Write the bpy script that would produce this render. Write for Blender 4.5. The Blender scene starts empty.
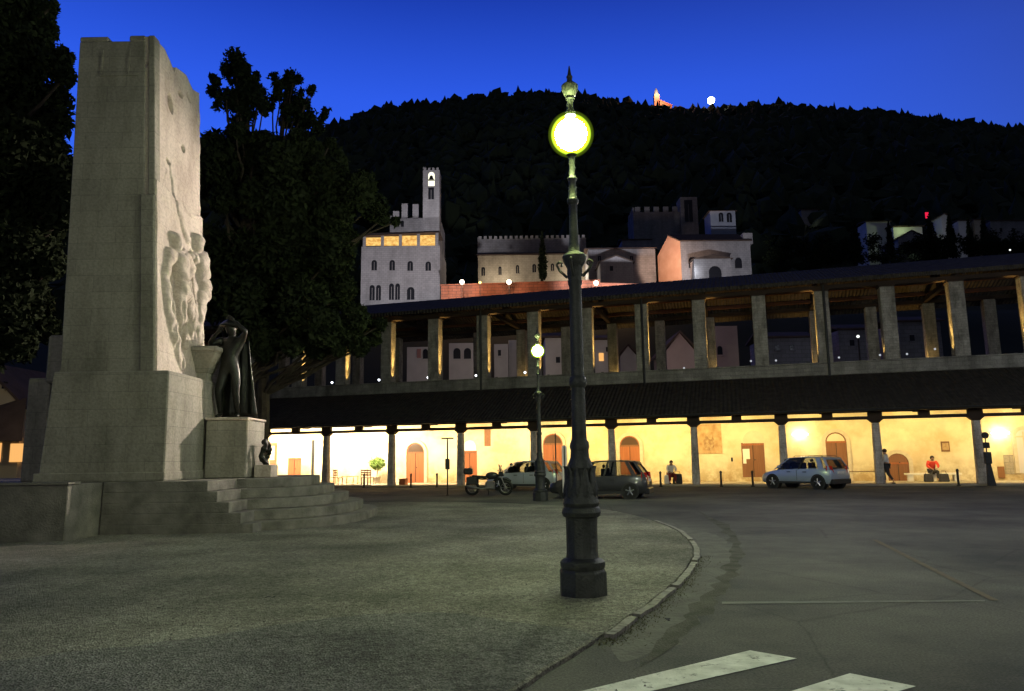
import bpy, bmesh, math, random
import numpy as np
from mathutils import Vector, Matrix, noise
R = math.radians
random.seed(7); RNG = np.random.default_rng(7)
sc = bpy.context.scene
COL = sc.collection
# ------------------------------------------------------------------ camera
FPX, PITCH, ROLL, CH = 740.0, R(8.64), 0.014, 1.65
fwd = Vector((0, math.cos(PITCH), math.sin(PITCH)))
up0 = Vector((0, -math.sin(PITCH), math.cos(PITCH)))
rt0 = Vector((1, 0, 0))
rt = rt0*math.cos(ROLL) - up0*math.sin(ROLL)
up = up0*math.cos(ROLL) + rt0*math.sin(ROLL)
CAMP = Vector((0, 0, CH))
cd = bpy.data.cameras.new('camera'); cam = bpy.data.objects.new('camera', cd); COL.objects.link(cam)
cd.sensor_width = 36; cd.lens = FPX/1024*36; cd.clip_end = 6000; cd.clip_start = 0.05
M = Matrix.Identity(4)
for i in range(3):
    M[i][0] = rt[i]; M[i][1] = up[i]; M[i][2] = -fwd[i]; M[i][3] = CAMP[i]
cam.matrix_world = M
sc.camera = cam
def ray(px, py): return fwd*FPX + rt*(px-512) + up*(345.5-py)
def gnd(px, py, z=0.0):
    d = ray(px, py); return CAMP + d*((z-CH)/d.z)
def aty(px, py, Y):
    d = ray(px, py); return CAMP + d*(Y/d.y)
def atx(px, py, X):
    d = ray(px, py); return CAMP + d*(X/d.x)
TH = R(16.7)
E = Vector((math.cos(TH), -math.sin(TH), 0)); N = Vector((math.sin(TH), math.cos(TH), 0))
def onf(px, py, D):            # (s, z) on the loggia plane at perpendicular distance D
    d = ray(px, py); p = CAMP + d*(D/d.dot(N)); return p.dot(E), p.z
# ------------------------------------------------------------------ helpers
def tag(o, label=None, cat=None, group=None, kind=None):
    if label: o['label'] = label
    if cat: o['category'] = cat
    if group: o['group'] = group
    if kind: o['kind'] = kind
    return o
def thing(name, label, cat, loc=(0, 0, 0), rz=0, group=None):
    o = bpy.data.objects.new(name, None); COL.objects.link(o)
    o.location = loc; o.rotation_euler = (0, 0, rz); o.empty_display_size = .3
    return tag(o, label, cat, group)
def copy_tree(o, parent=None):
    c = o.copy(); COL.objects.link(c); c.parent = parent
    for ch in list(o.children): copy_tree(ch, c)
    return c
class MB:
    def __init__(s, xf=None): s.v = []; s.f = []; s.xf = xf
    def add(s, vs, fs):
        b = len(s.v)
        for p in vs:
            p = Vector(p); s.v.append(tuple(s.xf @ p) if s.xf else tuple(p))
        for f in fs: s.f.append([b+i for i in f])
        return s
    def box(s, x0, x1, y0, y1, z0, z1):
        return s.add([(x0,y0,z0),(x1,y0,z0),(x1,y1,z0),(x0,y1,z0),(x0,y0,z1),(x1,y0,z1),(x1,y1,z1),(x0,y1,z1)],
                     [(3,2,1,0),(4,5,6,7),(0,1,5,4),(1,2,6,5),(2,3,7,6),(3,0,4,7)])
    def hexa(s, b, t):     # bottom 4, top 4 points (ccw from above)
        return s.add(list(b)+list(t), [(3,2,1,0),(4,5,6,7),(0,1,5,4),(1,2,6,5),(2,3,7,6),(3,0,4,7)])
    def prism(s, poly, d0, d1, axis='y'):   # poly of (a,b): extruded along axis
        n = len(poly)
        def P(a, b, d):
            return (a, d, b) if axis == 'y' else ((d, a, b) if axis == 'x' else (a, b, d))
        vs = [P(a, b, d0) for a, b in poly] + [P(a, b, d1) for a, b in poly]
        fs = [tuple(range(n)), tuple(range(2*n-1, n-1, -1))]
        fs += [(i, i+n, (i+1) % n+n, (i+1) % n) for i in range(n)]
        return s.add(vs, fs)
    def tube(s, pts, rs, n=10, cap=True):
        pts = [Vector(p) for p in pts]
        if not hasattr(rs, '__len__'): rs = [rs]*len(pts)
        vs = []; fs = []
        for i, p in enumerate(pts):
            t = (pts[min(i+1, len(pts)-1)] - pts[max(i-1, 0)]).normalized()
            a = Vector((0, 0, 1)) if abs(t.z) < .9 else Vector((1, 0, 0))
            u = t.cross(a).normalized(); w = t.cross(u)
            for k in range(n):
                an = 2*math.pi*k/n
                vs.append(p + (u*math.cos(an) + w*math.sin(an))*rs[i])
        for i in range(len(pts)-1):
            for k in range(n):
                fs.append((i*n+k, i*n+(k+1) % n, (i+1)*n+(k+1) % n, (i+1)*n+k))
        if cap: fs += [tuple(range(n-1, -1, -1)), tuple(range((len(pts)-1)*n, len(pts)*n))]
        return s.add(vs, fs)
    def lathe(s, prof, c=(0, 0, 0), n=20, axis='z'):  # prof of (r, h)
        vs = []; fs = []
        for r, h in prof:
            for k in range(n):
                a = 2*math.pi*(k+.5)/n
                x, y = r*math.cos(a), r*math.sin(a)
                vs.append((c[0]+x, c[1]+y, c[2]+h) if axis == 'z' else (c[0]+x, c[1]+h, c[2]+y))
        m = len(prof)
        for i in range(m-1):
            for k in range(n):
                q = (i*n+k, i*n+(k+1) % n, (i+1)*n+(k+1) % n, (i+1)*n+k)
                fs.append(q)
        fs += [tuple(range(n-1, -1, -1)), tuple(range((m-1)*n, m*n))]
        return s.add(vs, fs)
    def ball(s, c, r, nu=14, nv=9, sc_=(1, 1, 1)):
        vs = []; fs = []
        for j in range(1, nv):
            ph = math.pi*j/nv
            for i in range(nu):
                a = 2*math.pi*i/nu
                vs.append((c[0]+r*sc_[0]*math.sin(ph)*math.cos(a), c[1]+r*sc_[1]*math.sin(ph)*math.sin(a), c[2]+r*sc_[2]*math.cos(ph)))
        for j in range(nv-2):
            for i in range(nu): fs.append((j*nu+i, (j+1)*nu+i, (j+1)*nu+(i+1) % nu, j*nu+(i+1) % nu))
        t = len(vs); vs += [(c[0], c[1], c[2]+r*sc_[2]), (c[0], c[1], c[2]-r*sc_[2])]
        for i in range(nu):
            fs.append((t, i, (i+1) % nu)); fs.append((t+1, (nv-2)*nu+(i+1) % nu, (nv-2)*nu+i))
        return s.add(vs, fs)
    def build(s, name, mat, parent=None, smooth=False, bevel=0):
        me = bpy.data.meshes.new(name); me.from_pydata([tuple(v) for v in s.v], [], s.f)
        bm = bmesh.new(); bm.from_mesh(me); bmesh.ops.recalc_face_normals(bm, faces=bm.faces)
        if bevel:
            bmesh.ops.bevel(bm, geom=[e for e in bm.edges if e.is_manifold and e.calc_face_angle(0) > .5], offset=bevel, segments=1, affect='EDGES', clamp_overlap=True)
        bm.to_mesh(me); bm.free()
        me.materials.append(mat)
        o = bpy.data.objects.new(name, me); COL.objects.link(o)
        if smooth:
            me.polygons.foreach_set('use_smooth', [True]*len(me.polygons))
            if smooth != 'all': me.set_sharp_from_angle(angle=R(35))
        if parent: o.parent = parent
        return o
def arch(x, z0, w, h, n=10):     # arched outline, total height h
    r = w/2
    return [(x-r, z0), (x+r, z0)] + [(x+r*math.cos(a), z0+h-r+r*math.sin(a)) for a in [math.pi*i/n for i in range(n+1)]]
# ------------------------------------------------------------------ materials
def ramp2(nt, fac, c0, c1, p0=.3, p1=.7):
    r = nt.nodes.new('ShaderNodeValToRGB'); nt.links.new(fac, r.inputs[0])
    r.color_ramp.elements[0].position = p0; r.color_ramp.elements[1].position = p1
    r.color_ramp.elements[0].color = (*c0, 1); r.color_ramp.elements[1].color = (*c1, 1)
    return r.outputs[0]
def mixc(nt, mode, a, b, fac):
    m = nt.nodes.new('ShaderNodeMix'); m.data_type = 'RGBA'; m.blend_type = mode
    if hasattr(fac, 'links') or hasattr(fac, 'is_linked'): nt.links.new(fac, m.inputs[0])
    else: m.inputs[0].default_value = fac
    for i, x in ((6, a), (7, b)):
        if isinstance(x, tuple): m.inputs[i].default_value = (*x, 1)
        else: nt.links.new(x, m.inputs[i])
    return m.outputs[2]
def coords(nt, sc_=(1, 1, 1)):
    t = nt.nodes.new('ShaderNodeTexCoord'); mp = nt.nodes.new('ShaderNodeMapping')
    mp.inputs['Scale'].default_value = sc_; nt.links.new(t.outputs['Object'], mp.inputs[0]); return mp.outputs[0]
def nz(nt, vec, scale, detail=4, rough=.55):
    n = nt.nodes.new('ShaderNodeTexNoise'); nt.links.new(vec, n.inputs['Vector'])
    n.inputs['Scale'].default_value = scale; n.inputs['Detail'].default_value = detail; n.inputs['Roughness'].default_value = rough
    return n.outputs[0]
def mat(name, col, col2=None, scale=3, rough=.8, metal=0, bump=0, bscale=None, emit=None, estr=0, stretch=(1, 1, 1), spec=.4):
    m = bpy.data.materials.new(name); m.use_nodes = True; nt = m.node_tree; b = nt.nodes['Principled BSDF']
    b.inputs['Roughness'].default_value = rough; b.inputs['Metallic'].default_value = metal
    b.inputs['Specular IOR Level'].default_value = spec
    if col2 or bump:
        v = coords(nt, stretch)
    if col2:
        c = ramp2(nt, nz(nt, v, scale, 5), col, col2)
        nt.links.new(c, b.inputs['Base Color'])
    else: b.inputs['Base Color'].default_value = (*col, 1)
    if bump:
        bp = nt.nodes.new('ShaderNodeBump'); bp.inputs['Strength'].default_value = bump; bp.inputs['Distance'].default_value = .05
        nt.links.new(nz(nt, v, bscale or scale*6, 5), bp.inputs['Height']); nt.links.new(bp.outputs[0], b.inputs['Normal'])
    if emit:
        b.inputs['Emission Color'].default_value = (*emit, 1); b.inputs['Emission Strength'].default_value = estr
    return m
def blocks(name, c1, c2, mortar, bw=.6, bh=.3, msize=.012, stain=.5, vary=2.0, wall='xz', rough=.85, bump=.4, stainc=(.12, .12, .10)):
    """coursed stone or brick with weathering; wall says which object axes lie in the face"""
    m = bpy.data.materials.new(name); m.use_nodes = True; nt = m.node_tree; b = nt.nodes['Principled BSDF']
    b.inputs['Roughness'].default_value = rough; b.inputs['Specular IOR Level'].default_value = .25
    t = nt.nodes.new('ShaderNodeTexCoord'); sp = nt.nodes.new('ShaderNodeSeparateXYZ'); nt.links.new(t.outputs['Object'], sp.inputs[0])
    ad = nt.nodes.new('ShaderNodeMath'); nt.links.new(sp.outputs[0], ad.inputs[0]); nt.links.new(sp.outputs[1], ad.inputs[1])
    cb = nt.nodes.new('ShaderNodeCombineXYZ'); nt.links.new(ad.outputs[0], cb.inputs[0]); nt.links.new(sp.outputs[2], cb.inputs[1])
    br = nt.nodes.new('ShaderNodeTexBrick'); nt.links.new(cb.outputs[0], br.inputs['Vector'])
    br.inputs['Color1'].default_value = (*c1, 1); br.inputs['Color2'].default_value = (*c2, 1); br.inputs['Mortar'].default_value = (*mortar, 1)
    br.inputs['Scale'].default_value = 1; br.inputs['Brick Width'].default_value = bw; br.inputs['Row Height'].default_value = bh
    br.inputs['Mortar Size'].default_value = msize; br.inputs['Mortar Smooth'].default_value = .3
    v = t.outputs['Object']
    mp = nt.nodes.new('ShaderNodeMapping'); mp.inputs['Scale'].default_value = (1, 1, .35); nt.links.new(v, mp.inputs[0])
    n1 = nz(nt, mp.outputs[0], vary, 6, .65); n2 = nz(nt, v, 14, 4)
    st = ramp2(nt, n1, (1, 1, 1), stainc, .42, .75)
    c = mixc(nt, 'MULTIPLY', br.outputs[0], st, stain)
    c = mixc(nt, 'MULTIPLY', c, ramp2(nt, n2, (.6, .6, .6), (1, 1, 1), .3, .6), .6)
    nt.links.new(c, b.inputs['Base Color'])
    bp = nt.nodes.new('ShaderNodeBump'); bp.inputs['Strength'].default_value = bump; bp.inputs['Distance'].default_value = .03
    h = mixc(nt, 'MULTIPLY', ramp2(nt, br.outputs['Fac'], (1, 1, 1), (.0, .0, .0), 0, 1), ramp2(nt, n2, (.3, .3, .3), (1, 1, 1)), .6)
    nt.links.new(h, bp.inputs['Height']); nt.links.new(bp.outputs[0], b.inputs['Normal'])
    return m
def glow(name, col, s):
    m = bpy.data.materials.new(name); m.use_nodes = True; nt = m.node_tree; nt.nodes.clear()
    e = nt.nodes.new('ShaderNodeEmission'); e.inputs[0].default_value = (*col, 1); e.inputs[1].default_value = s
    o = nt.nodes.new('ShaderNodeOutputMaterial'); nt.links.new(e.outputs[0], o.inputs[0]); return m
def light(name, kind, loc, power, col, rad=.1, aim=None, cone=90, blend=.5):
    l = bpy.data.lights.new(name, kind); l.energy = power; l.color = col
    l.shadow_soft_size = rad
    o = bpy.data.objects.new(name, l); COL.objects.link(o); o.location = loc
    if kind == 'SPOT':
        l.spot_size = R(cone); l.spot_blend = blend
    if aim is not None:
        o.rotation_euler = (Vector(aim)-Vector(loc)).to_track_quat('-Z', 'Y').to_euler()
    return o
# ------------------------------------------------------------------ figures
def skin_figure(name, chains, m, parent=None, root=None, sub=2):
    """chains: lists of (x,y,z,r); the first point of a later chain joins an existing vertex when equal"""
    vs = []; rs = []; es = []; idx = {}
    for ch in chains:
        prev = None
        for p in ch:
            k = (round(p[0], 4), round(p[1], 4), round(p[2], 4))
            if k not in idx:
                idx[k] = len(vs); vs.append(p[:3]); rs.append(p[3])
            i = idx[k]
            if prev is not None and prev != i: es.append((prev, i))
            prev = i
    me = bpy.data.meshes.new(name); me.from_pydata(vs, es, []); me.materials.append(m)
    o = bpy.data.objects.new(name, me); COL.objects.link(o)
    md = o.modifiers.new('skin', 'SKIN'); md.use_smooth_shade = True; md.branch_smoothing = .4
    if not me.skin_vertices: me.attributes  # layer is made by the modifier below
    bm = bmesh.new(); bm.from_mesh(me); lay = bm.verts.layers.skin.verify(); bm.verts.ensure_lookup_table()
    for i, v in enumerate(bm.verts):
        r = rs[i]; v[lay].radius = (r, r) if not hasattr(r, '__len__') else r; v[lay].use_root = (i == 0)
    bm.to_mesh(me); bm.free()
    ss = o.modifiers.new('sub', 'SUBSURF'); ss.levels = sub; ss.render_levels = sub
    if parent: o.parent = parent
    return o
def human_chains(J, s=1.0, fingers=True):
    """J: joints pelvis chest neck head, shoulder/elbow/hand/hip/knee/ankle/toe with suffix l,r"""
    V = {k: Vector(v) for k, v in J.items()}
    def P(k, r): return (*V[k], r*s)
    pel = P('pelvis', .145); mid = (*((V['pelvis']*.5+V['chest']*.5)), .125*s); ch = P('chest', .165); nk = P('neck', .062)
    hd = P('head', .098); top = V['head'] + (V['head']-V['neck']).normalized()*.10*s
    out = [[pel, mid, ch, nk, hd, (*top, .06*s)]]
    for q in 'lr':
        out.append([ch, P('shoulder'+q, .075), (*(V['shoulder'+q]*.5+V['elbow'+q]*.5), .058*s), P('elbow'+q, .045), (*(V['elbow'+q]*.6+V['hand'+q]*.4), .042*s), P('hand'+q, .027)])
        out.append([pel, P('hip'+q, .105), (*(V['hip'+q]*.55+V['knee'+q]*.45), .088*s), P('knee'+q, .06), (*(V['knee'+q]*.6+V['ankle'+q]*.4), .056*s), P('ankle'+q, .036), P('toe'+q, .032)])
        if fingers:
            d = (V['hand'+q]-V['elbow'+q]).normalized(); side = d.cross(Vector((0, 1, .2))).normalized()
            palm = V['hand'+q]+d*.055*s
            out.append([P('hand'+q, .027), (*palm, .030*s)])
            for i, (o, ln) in enumerate(((-.03, .06), (-.01, .075), (.01, .07), (.028, .055))):
                b = palm+side*o*s
                out.append([(*palm, .030*s), (*(b+d*.03*s), .009*s), (*(b+d*(.03+ln)*s+Vector((0, 0, -.012*s))), .007*s)])
            out.append([(*palm, .030*s), (*(palm-side*.045*s+d*.02*s), .009*s)])
    return out
# ------------------------------------------------------------------ leaves
def leaf_mesh(name, centers, radii, n, size, m, parent=None, squash=1.0, rng=RNG, shell=.55):
    """n leaf quads spread through ellipsoidal clumps (centers Nx3, radii N)"""
    centers = np.array(centers, float); radii = np.array(radii, float)
    if radii.ndim == 1: radii = np.stack([radii]*3, 1)
    w = (radii.prod(1))**(2/3); w /= w.sum()
    k = rng.choice(len(centers), n, p=w)
    d = rng.normal(size=(n, 3)); d /= np.linalg.norm(d, axis=1)[:, None]
    rr = shell + (1-shell)*rng.random(n)**.7
    rr *= (1 + .18*rng.normal(size=n)*.6)
    c = centers[k] + d*radii[k]*rr[:, None]
    a = rng.normal(size=(n, 3)); a /= np.linalg.norm(a, axis=1)[:, None]
    b = np.cross(a, rng.normal(size=(n, 3))); b /= np.linalg.norm(b, axis=1)[:, None]
    s = size*(.6+.8*rng.random(n))[:, None]
    v = np.stack([c-a*s, c+b*s*.45, c+a*s, c-b*s*.45], 1).reshape(-1, 3)
    me = bpy.data.meshes.new(name)
    me.vertices.add(4*n); me.vertices.foreach_set('co', v.ravel())
    me.loops.add(4*n); me.loops.foreach_set('vertex_index', np.arange(4*n))
    me.polygons.add(n); me.polygons.foreach_set('loop_start', np.arange(0, 4*n, 4)); me.polygons.foreach_set('loop_total', np.full(n, 4))
    me.update(calc_edges=True); me.materials.append(m)
    o = bpy.data.objects.new(name, me); COL.objects.link(o)
    if parent: o.parent = parent
    return o
# ------------------------------------------------------------------ palette
GREENY = (.62, 1.0, .22)
m_trav = blocks('weathered travertine', (.37, .345, .29), (.33, .31, .265), (.22, .21, .185), .95, .42, .006, .75, 1.1, stainc=(.30, .31, .27))
m_marble = blocks('carved pale stone', (.64, .56, .49), (.60, .52, .455), (.44, .38, .33), 1.1, .55, .004, .55, 1.6, bump=.5, stainc=(.35, .27, .23))
m_step = mat('step stone', (.11, .104, .09), (.26, .245, .215), 2.2, .85, bump=.5, bscale=22)
m_bronze = mat('dark bronze', (.018, .018, .016), (.035, .038, .032), 5, .42, .7, bump=.3, bscale=12)
m_iron = mat('grey green painted cast iron', (.038, .042, .037), (.070, .075, .066), 7, .48, .35, bump=.35, bscale=30)
m_pstone = blocks('rubble stone pillar', (.43, .395, .345), (.33, .30, .265), (.28, .26, .23), .37, .15, .009, .8, 2.6, bump=.7)
m_wallst = blocks('upper wall stone', (.35, .33, .29), (.27, .25, .225), (.22, .205, .185), .55, .22, .010, .85, .9, bump=.7)
def plaster():
    m = mat('ochre plaster', (.64, .55, .37), (.74, .66, .47), 1.2, .9, bump=.15, bscale=30)
    nt = m.node_tree; b = nt.nodes['Principled BSDF']; src = b.inputs['Base Color'].links[0].from_socket
    v = coords(nt, (1, 1, 1))
    n = nz(nt, v, .55, 7, .62)
    c = mixc(nt, 'MULTIPLY', src, ramp2(nt, n, (.78, .66, .50), (1, 1, 1), .38, .56), .7)
    t = nt.nodes.new('ShaderNodeTexCoord'); sp = nt.nodes.new('ShaderNodeSeparateXYZ'); nt.links.new(t.outputs['Object'], sp.inputs[0])
    mr = nt.nodes.new('ShaderNodeMapRange'); mr.inputs[1].default_value = .1; mr.inputs[2].default_value = 1.5; mr.inputs[3].default_value = .9; mr.inputs[4].default_value = .0
    nt.links.new(sp.outputs[2], mr.inputs[0])
    c = mixc(nt, 'MULTIPLY', c, ramp2(nt, nz(nt, v, 1.8, 6, .7), (.58, .48, .36), (1, 1, 1), .42, .6), mr.outputs[0])
    nt.links.new(c, b.inputs['Base Color']); return m
m_plaster = plaster()
m_tile = mat('terracotta roof tiles', (.085, .072, .060), (.15, .125, .10), 3, .95, bump=.8, bscale=14, spec=.05)
def tiles():
    m = m_tile; nt = m.node_tree; b = nt.nodes['Principled BSDF']
    w = nt.nodes.new('ShaderNodeTexWave'); w.bands_direction = 'X'; w.inputs['Scale'].default_value = 1.4; w.inputs['Distortion'].default_value = .8; w.inputs['Detail'].default_value = 2
    t = nt.nodes.new('ShaderNodeTexCoord'); nt.links.new(t.outputs['Object'], w.inputs[0])
    bp = nt.nodes.new('ShaderNodeBump'); bp.inputs['Strength'].default_value = 1; bp.inputs['Distance'].default_value = .08
    nt.links.new(w.outputs[1], bp.inputs['Height']); nt.links.new(bp.outputs[0], b.inputs['Normal'])
tiles()
m_wood = mat('dark roof timber', (.022, .012, .008), (.040, .022, .013), 3, .8, stretch=(.3, 2, 2), bump=.3)
m_rafter = mat('reddish purlin timber', (.09, .036, .018), (.15, .06, .03), 2, .8, stretch=(.3, 2, 2), bump=.3)
m_door = mat('orange brown plank door', (.26, .080, .028), (.34, .115, .045), 2, .65, stretch=(9, 9, .4), bump=.3)
m_doord = mat('dark brown plank door', (.155, .065, .030), (.22, .095, .045), 2, .65, stretch=(9, 9, .4), bump=.3)
m_surr = mat('door surround stone', (.50, .42, .31), (.62, .53, .40), 5, .85, bump=.4)
m_black = mat('black rubber', (.014, .014, .014), rough=.8)
m_chrome = mat('chrome', (.6, .6, .6), rough=.22, metal=1)
m_darkmetal = mat('dark painted metal', (.035, .035, .035), rough=.5, metal=.5)
m_paper = mat('white paper', (.75, .74, .68), rough=.9)
m_leaf = mat('dark evergreen leaf', (.014, .020, .010), (.028, .038, .016), 2, .8, spec=.1)
m_leaf2 = mat('pine needle', (.014, .022, .012), (.026, .036, .018), 2, .8, spec=.1)
m_bark = mat('rough bark', (.045, .034, .026), (.09, .07, .052), 4, .95, bump=.8)
m_glow_g = glow('lamp mantle glow', (.82, 1.0, .36), 310)
def bloom_volume(st=2.0):  # emissive volume imitating bloom around the lamp
    m = bpy.data.materials.new('lamp bloom volume'); m.use_nodes = True; nt = m.node_tree; nt.nodes.clear()
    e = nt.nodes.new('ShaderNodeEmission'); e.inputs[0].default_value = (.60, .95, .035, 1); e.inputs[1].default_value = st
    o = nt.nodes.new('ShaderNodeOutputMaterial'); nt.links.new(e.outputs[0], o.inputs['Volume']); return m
m_bloom = bloom_volume(.45); m_bloom2 = bloom_volume(7.0)
# ------------------------------------------------------------------ sky
w = bpy.data.worlds.new('World'); sc.world = w; w.use_nodes = True; nt = w.node_tree; nt.nodes.clear()
tc = nt.nodes.new('ShaderNodeTexCoord'); sp = nt.nodes.new('ShaderNodeSeparateXYZ'); nt.links.new(tc.outputs['Generated'], sp.inputs[0])
rp = nt.nodes.new('ShaderNodeValToRGB'); nt.links.new(sp.outputs[2], rp.inputs[0]); cr = rp.color_ramp
for i, (p, c) in enumerate(((.30, (.044, .160, 1.0)), (.45, (.027, .108, .82)), (.57, (.0085, .040, .40)), (.74, (.016, .026, .10)), (1.0, (.022, .028, .055)))):
    el = cr.elements[i] if i < 2 else cr.elements.new(p)
    el.position = p; el.color = (*c, 1)
dt = nt.nodes.new('ShaderNodeVectorMath'); dt.operation = 'DOT_PRODUCT'; nt.links.new(tc.outputs['Generated'], dt.inputs[0])
dv = Vector((-.30, .95, 0)).normalized(); dt.inputs[1].default_value = dv
mr = nt.nodes.new('ShaderNodeMapRange'); mr.interpolation_type = 'SMOOTHSTEP'
nt.links.new(dt.outputs['Value'], mr.inputs[0]); mr.inputs[1].default_value = .10; mr.inputs[2].default_value = .90; mr.inputs[3].default_value = .0; mr.inputs[4].default_value = 1.0
bg = nt.nodes.new('ShaderNodeBackground'); nt.links.new(mixc(nt, 'MIX', (.024, .029, .050), rp.outputs[0], mr.outputs[0]), bg.inputs[0])
ow = nt.nodes.new('ShaderNodeOutputWorld'); nt.links.new(bg.outputs[0], ow.inputs[0])
# ------------------------------------------------------------------ ground
def road_mat():
    m = bpy.data.materials.new('old asphalt'); m.use_nodes = True; nt = m.node_tree; b = nt.nodes['Principled BSDF']
    v = coords(nt)
    c = ramp2(nt, nz(nt, v, .30, 8, .68), (.045, .045, .047), (.130, .124, .114), .36, .66)
    c = mixc(nt, 'MULTIPLY', c, ramp2(nt, nz(nt, v, 45, 3, .7), (.35, .35, .35), (1.5, 1.5, 1.5), .3, .7), .9)
    vo = nt.nodes.new('ShaderNodeTexVoronoi'); vo.feature = 'DISTANCE_TO_EDGE'; vo.inputs['Scale'].default_value = .35
    mp = mixc(nt, 'MIX', v, nz(nt, v, 1.2, 4), .12)
    nt.links.new(mp, vo.inputs['Vector'])
    c = mixc(nt, 'MULTIPLY', c, ramp2(nt, vo.outputs[0], (.55, .55, .55), (1, 1, 1), .0, .006), .7)
    nt.links.new(c, b.inputs['Base Color']); b.inputs['Roughness'].default_value = .82; b.inputs['Specular IOR Level'].default_value = .3
    bp = nt.nodes.new('ShaderNodeBump'); bp.inputs['Strength'].default_value = .7; bp.inputs['Distance'].default_value = .02
    nt.links.new(nz(nt, v, 60, 3), bp.inputs['Height']); nt.links.new(bp.outputs[0], b.inputs['Normal'])
    return m
def gravel_mat():
    m = bpy.data.materials.new('pale fine gravel'); m.use_nodes = True; nt = m.node_tree; b = nt.nodes['Principled BSDF']
    v = coords(nt)
    c = ramp2(nt, nz(nt, v, .5, 6, .62), (.22, .215, .185), (.40, .385, .335), .36, .66)
    c = mixc(nt, 'MULTIPLY', c, ramp2(nt, nz(nt, v, 16, 5, .7), (.5, .5, .5), (1.3, 1.3, 1.3), .35, .65), .8)
    c = mixc(nt, 'MULTIPLY', c, ramp2(nt, nz(nt, v, .16, 4, .6), (.68, .68, .70), (1.1, 1.1, 1.05), .38, .60), .9)  # broad tone bands: tyre tracks, and shadow bands put into the colour
    vo = nt.nodes.new('ShaderNodeTexVoronoi'); vo.inputs['Scale'].default_value = 55; nt.links.new(v, vo.inputs['Vector'])
    c = mixc(nt, 'MULTIPLY', c, ramp2(nt, vo.outputs['Color'], (.45, .45, .45), (1.3, 1.3, 1.3), .2, .8), .7)
    nt.links.new(c, b.inputs['Base Color']); b.inputs['Roughness'].default_value = .95; b.inputs['Specular IOR Level'].default_value = .15
    bp = nt.nodes.new('ShaderNodeBump'); bp.inputs['Strength'].default_value = 1; bp.inputs['Distance'].default_value = .03
    nt.links.new(vo.outputs[0], bp.inputs['Height']); nt.links.new(bp.outputs[0], b.inputs['Normal'])
    return m
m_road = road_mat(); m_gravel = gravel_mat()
g = MB(); g.add([(-3000, -300, 0), (3000, -300, 0), (3000, 75, 0), (-3000, 75, 0)], [(0, 1, 2, 3)])
tag(g.build('road', m_road), kind='structure')
GZ = .035
arc = [(300, 503.5), (450, 503), (545, 506), (600, 510), (640, 518), (672, 530), (688, 543), (692, 556), (686, 570), (672, 586), (650, 604), (625, 622), (600, 640), (566, 662), (515, 695)]
ap = [gnd(x, y) for x, y in arc]
# smooth the edge with a Catmull-Rom run
def smooth_run(P, n=8):
    out = []
    for i in range(len(P)-1):
        a, b, c, d = P[max(i-1, 0)], P[i], P[i+1], P[min(i+2, len(P)-1)]
        for k in range(n):
            t = k/n
            out.append(.5*((2*b)+(c-a)*t+(2*a-5*b+4*c-d)*t*t+(3*b-a-3*c+d)*t**3))
    return out+[P[-1]]
edge = smooth_run(ap)
for p in edge:
    q = noise.noise(Vector((p.x*2.2, p.y*2.2, 3)))*.05; p.x += q; p.y += q
end = edge[-1]
poly = [(p.x, p.y) for p in edge] + [(end.x-1.2, end.y-1.4), (end.x-4, -6), (-70, -6), (-70, edge[0].y+1.5)]
g = MB(); n = len(poly)
g.add([(x, y, GZ) for x, y in poly] + [(x, y, -.02) for x, y in poly], [tuple(range(n))] + [(i, (i+1) % n, (i+1) % n+n, i+n) for i in range(n)])
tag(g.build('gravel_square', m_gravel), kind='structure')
# coarser, darker gravel worn into the near part of the square
wp = smooth_run([gnd(x, y) for x, y in ((598, 643), (570, 634), (520, 627), (460, 619), (400, 617), (300, 626), (200, 641), (100, 655), (0, 667), (-200, 690), (-500, 720))], 14)
for p in wp[2:]:
    q = noise.noise(Vector((p.x*1.3, p.y*1.3, 7)))*.16+noise.noise(Vector((p.x*6, p.y*6, 2)))*.06; p.y += q
wpoly = [(p.x, p.y) for p in wp]+[(wp[-1].x, -5.9), (end.x-4.2, -5.9), (end.x-1.4, end.y-1.5), (end.x-.05, end.y-.02)]+[(p.x-.05, p.y-.02) for p in edge[-2:-17:-2]]
m_gravel2 = m_gravel.copy(); m_gravel2.name = 'worn grey gravel'
for nd in m_gravel2.node_tree.nodes:
    if nd.type == 'VALTORGB' and abs(nd.color_ramp.elements[1].color[0]-.40) < .01:
        nd.color_ramp.elements[0].color = (.155, .157, .150, 1); nd.color_ramp.elements[1].color = (.315, .312, .295, 1)
tag(MB().add([(x, y, GZ+.004) for x, y in wpoly], [tuple(range(len(wpoly)))]).build('worn_gravel_path', m_gravel2), kind='structure')
# worn kerb stones along the curve
m_kerb = mat('worn kerb stone', (.14, .135, .12), (.30, .285, .25), 6, .85, bump=.5)
kp = edge[int(4.4*8):int(12.0*8)]
k = MB(); acc = 0
for i in range(len(kp)-1):
    a, b = kp[i], kp[i+1]; t = (b-a); L = t.length
    if L < 1e-4: continue
    t.normalize(); nn = Vector((t.y, -t.x, 0)); acc += 1
    if acc % 13 == 0: continue
    h = .047+.008*noise.noise(a*3); w0 = .12+.02*noise.noise(a*5)
    a2 = a+t*(.012 if acc % 3 == 0 else -.001); b2 = b+t*.001
    k.hexa([(*(a2-nn*.02).xy, 0), (*(b2-nn*.02).xy, 0), (*(b2+nn*-w0).xy, 0), (*(a2+nn*-w0).xy, 0)][::-1], [(*(a2-nn*.03).xy, h), (*(b2-nn*.03).xy, h), (*(b2-nn*w0).xy, h*.9), (*(a2-nn*w0).xy, h*.9)][::-1])
tag(k.build('kerb', m_kerb), kind='structure')
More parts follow.
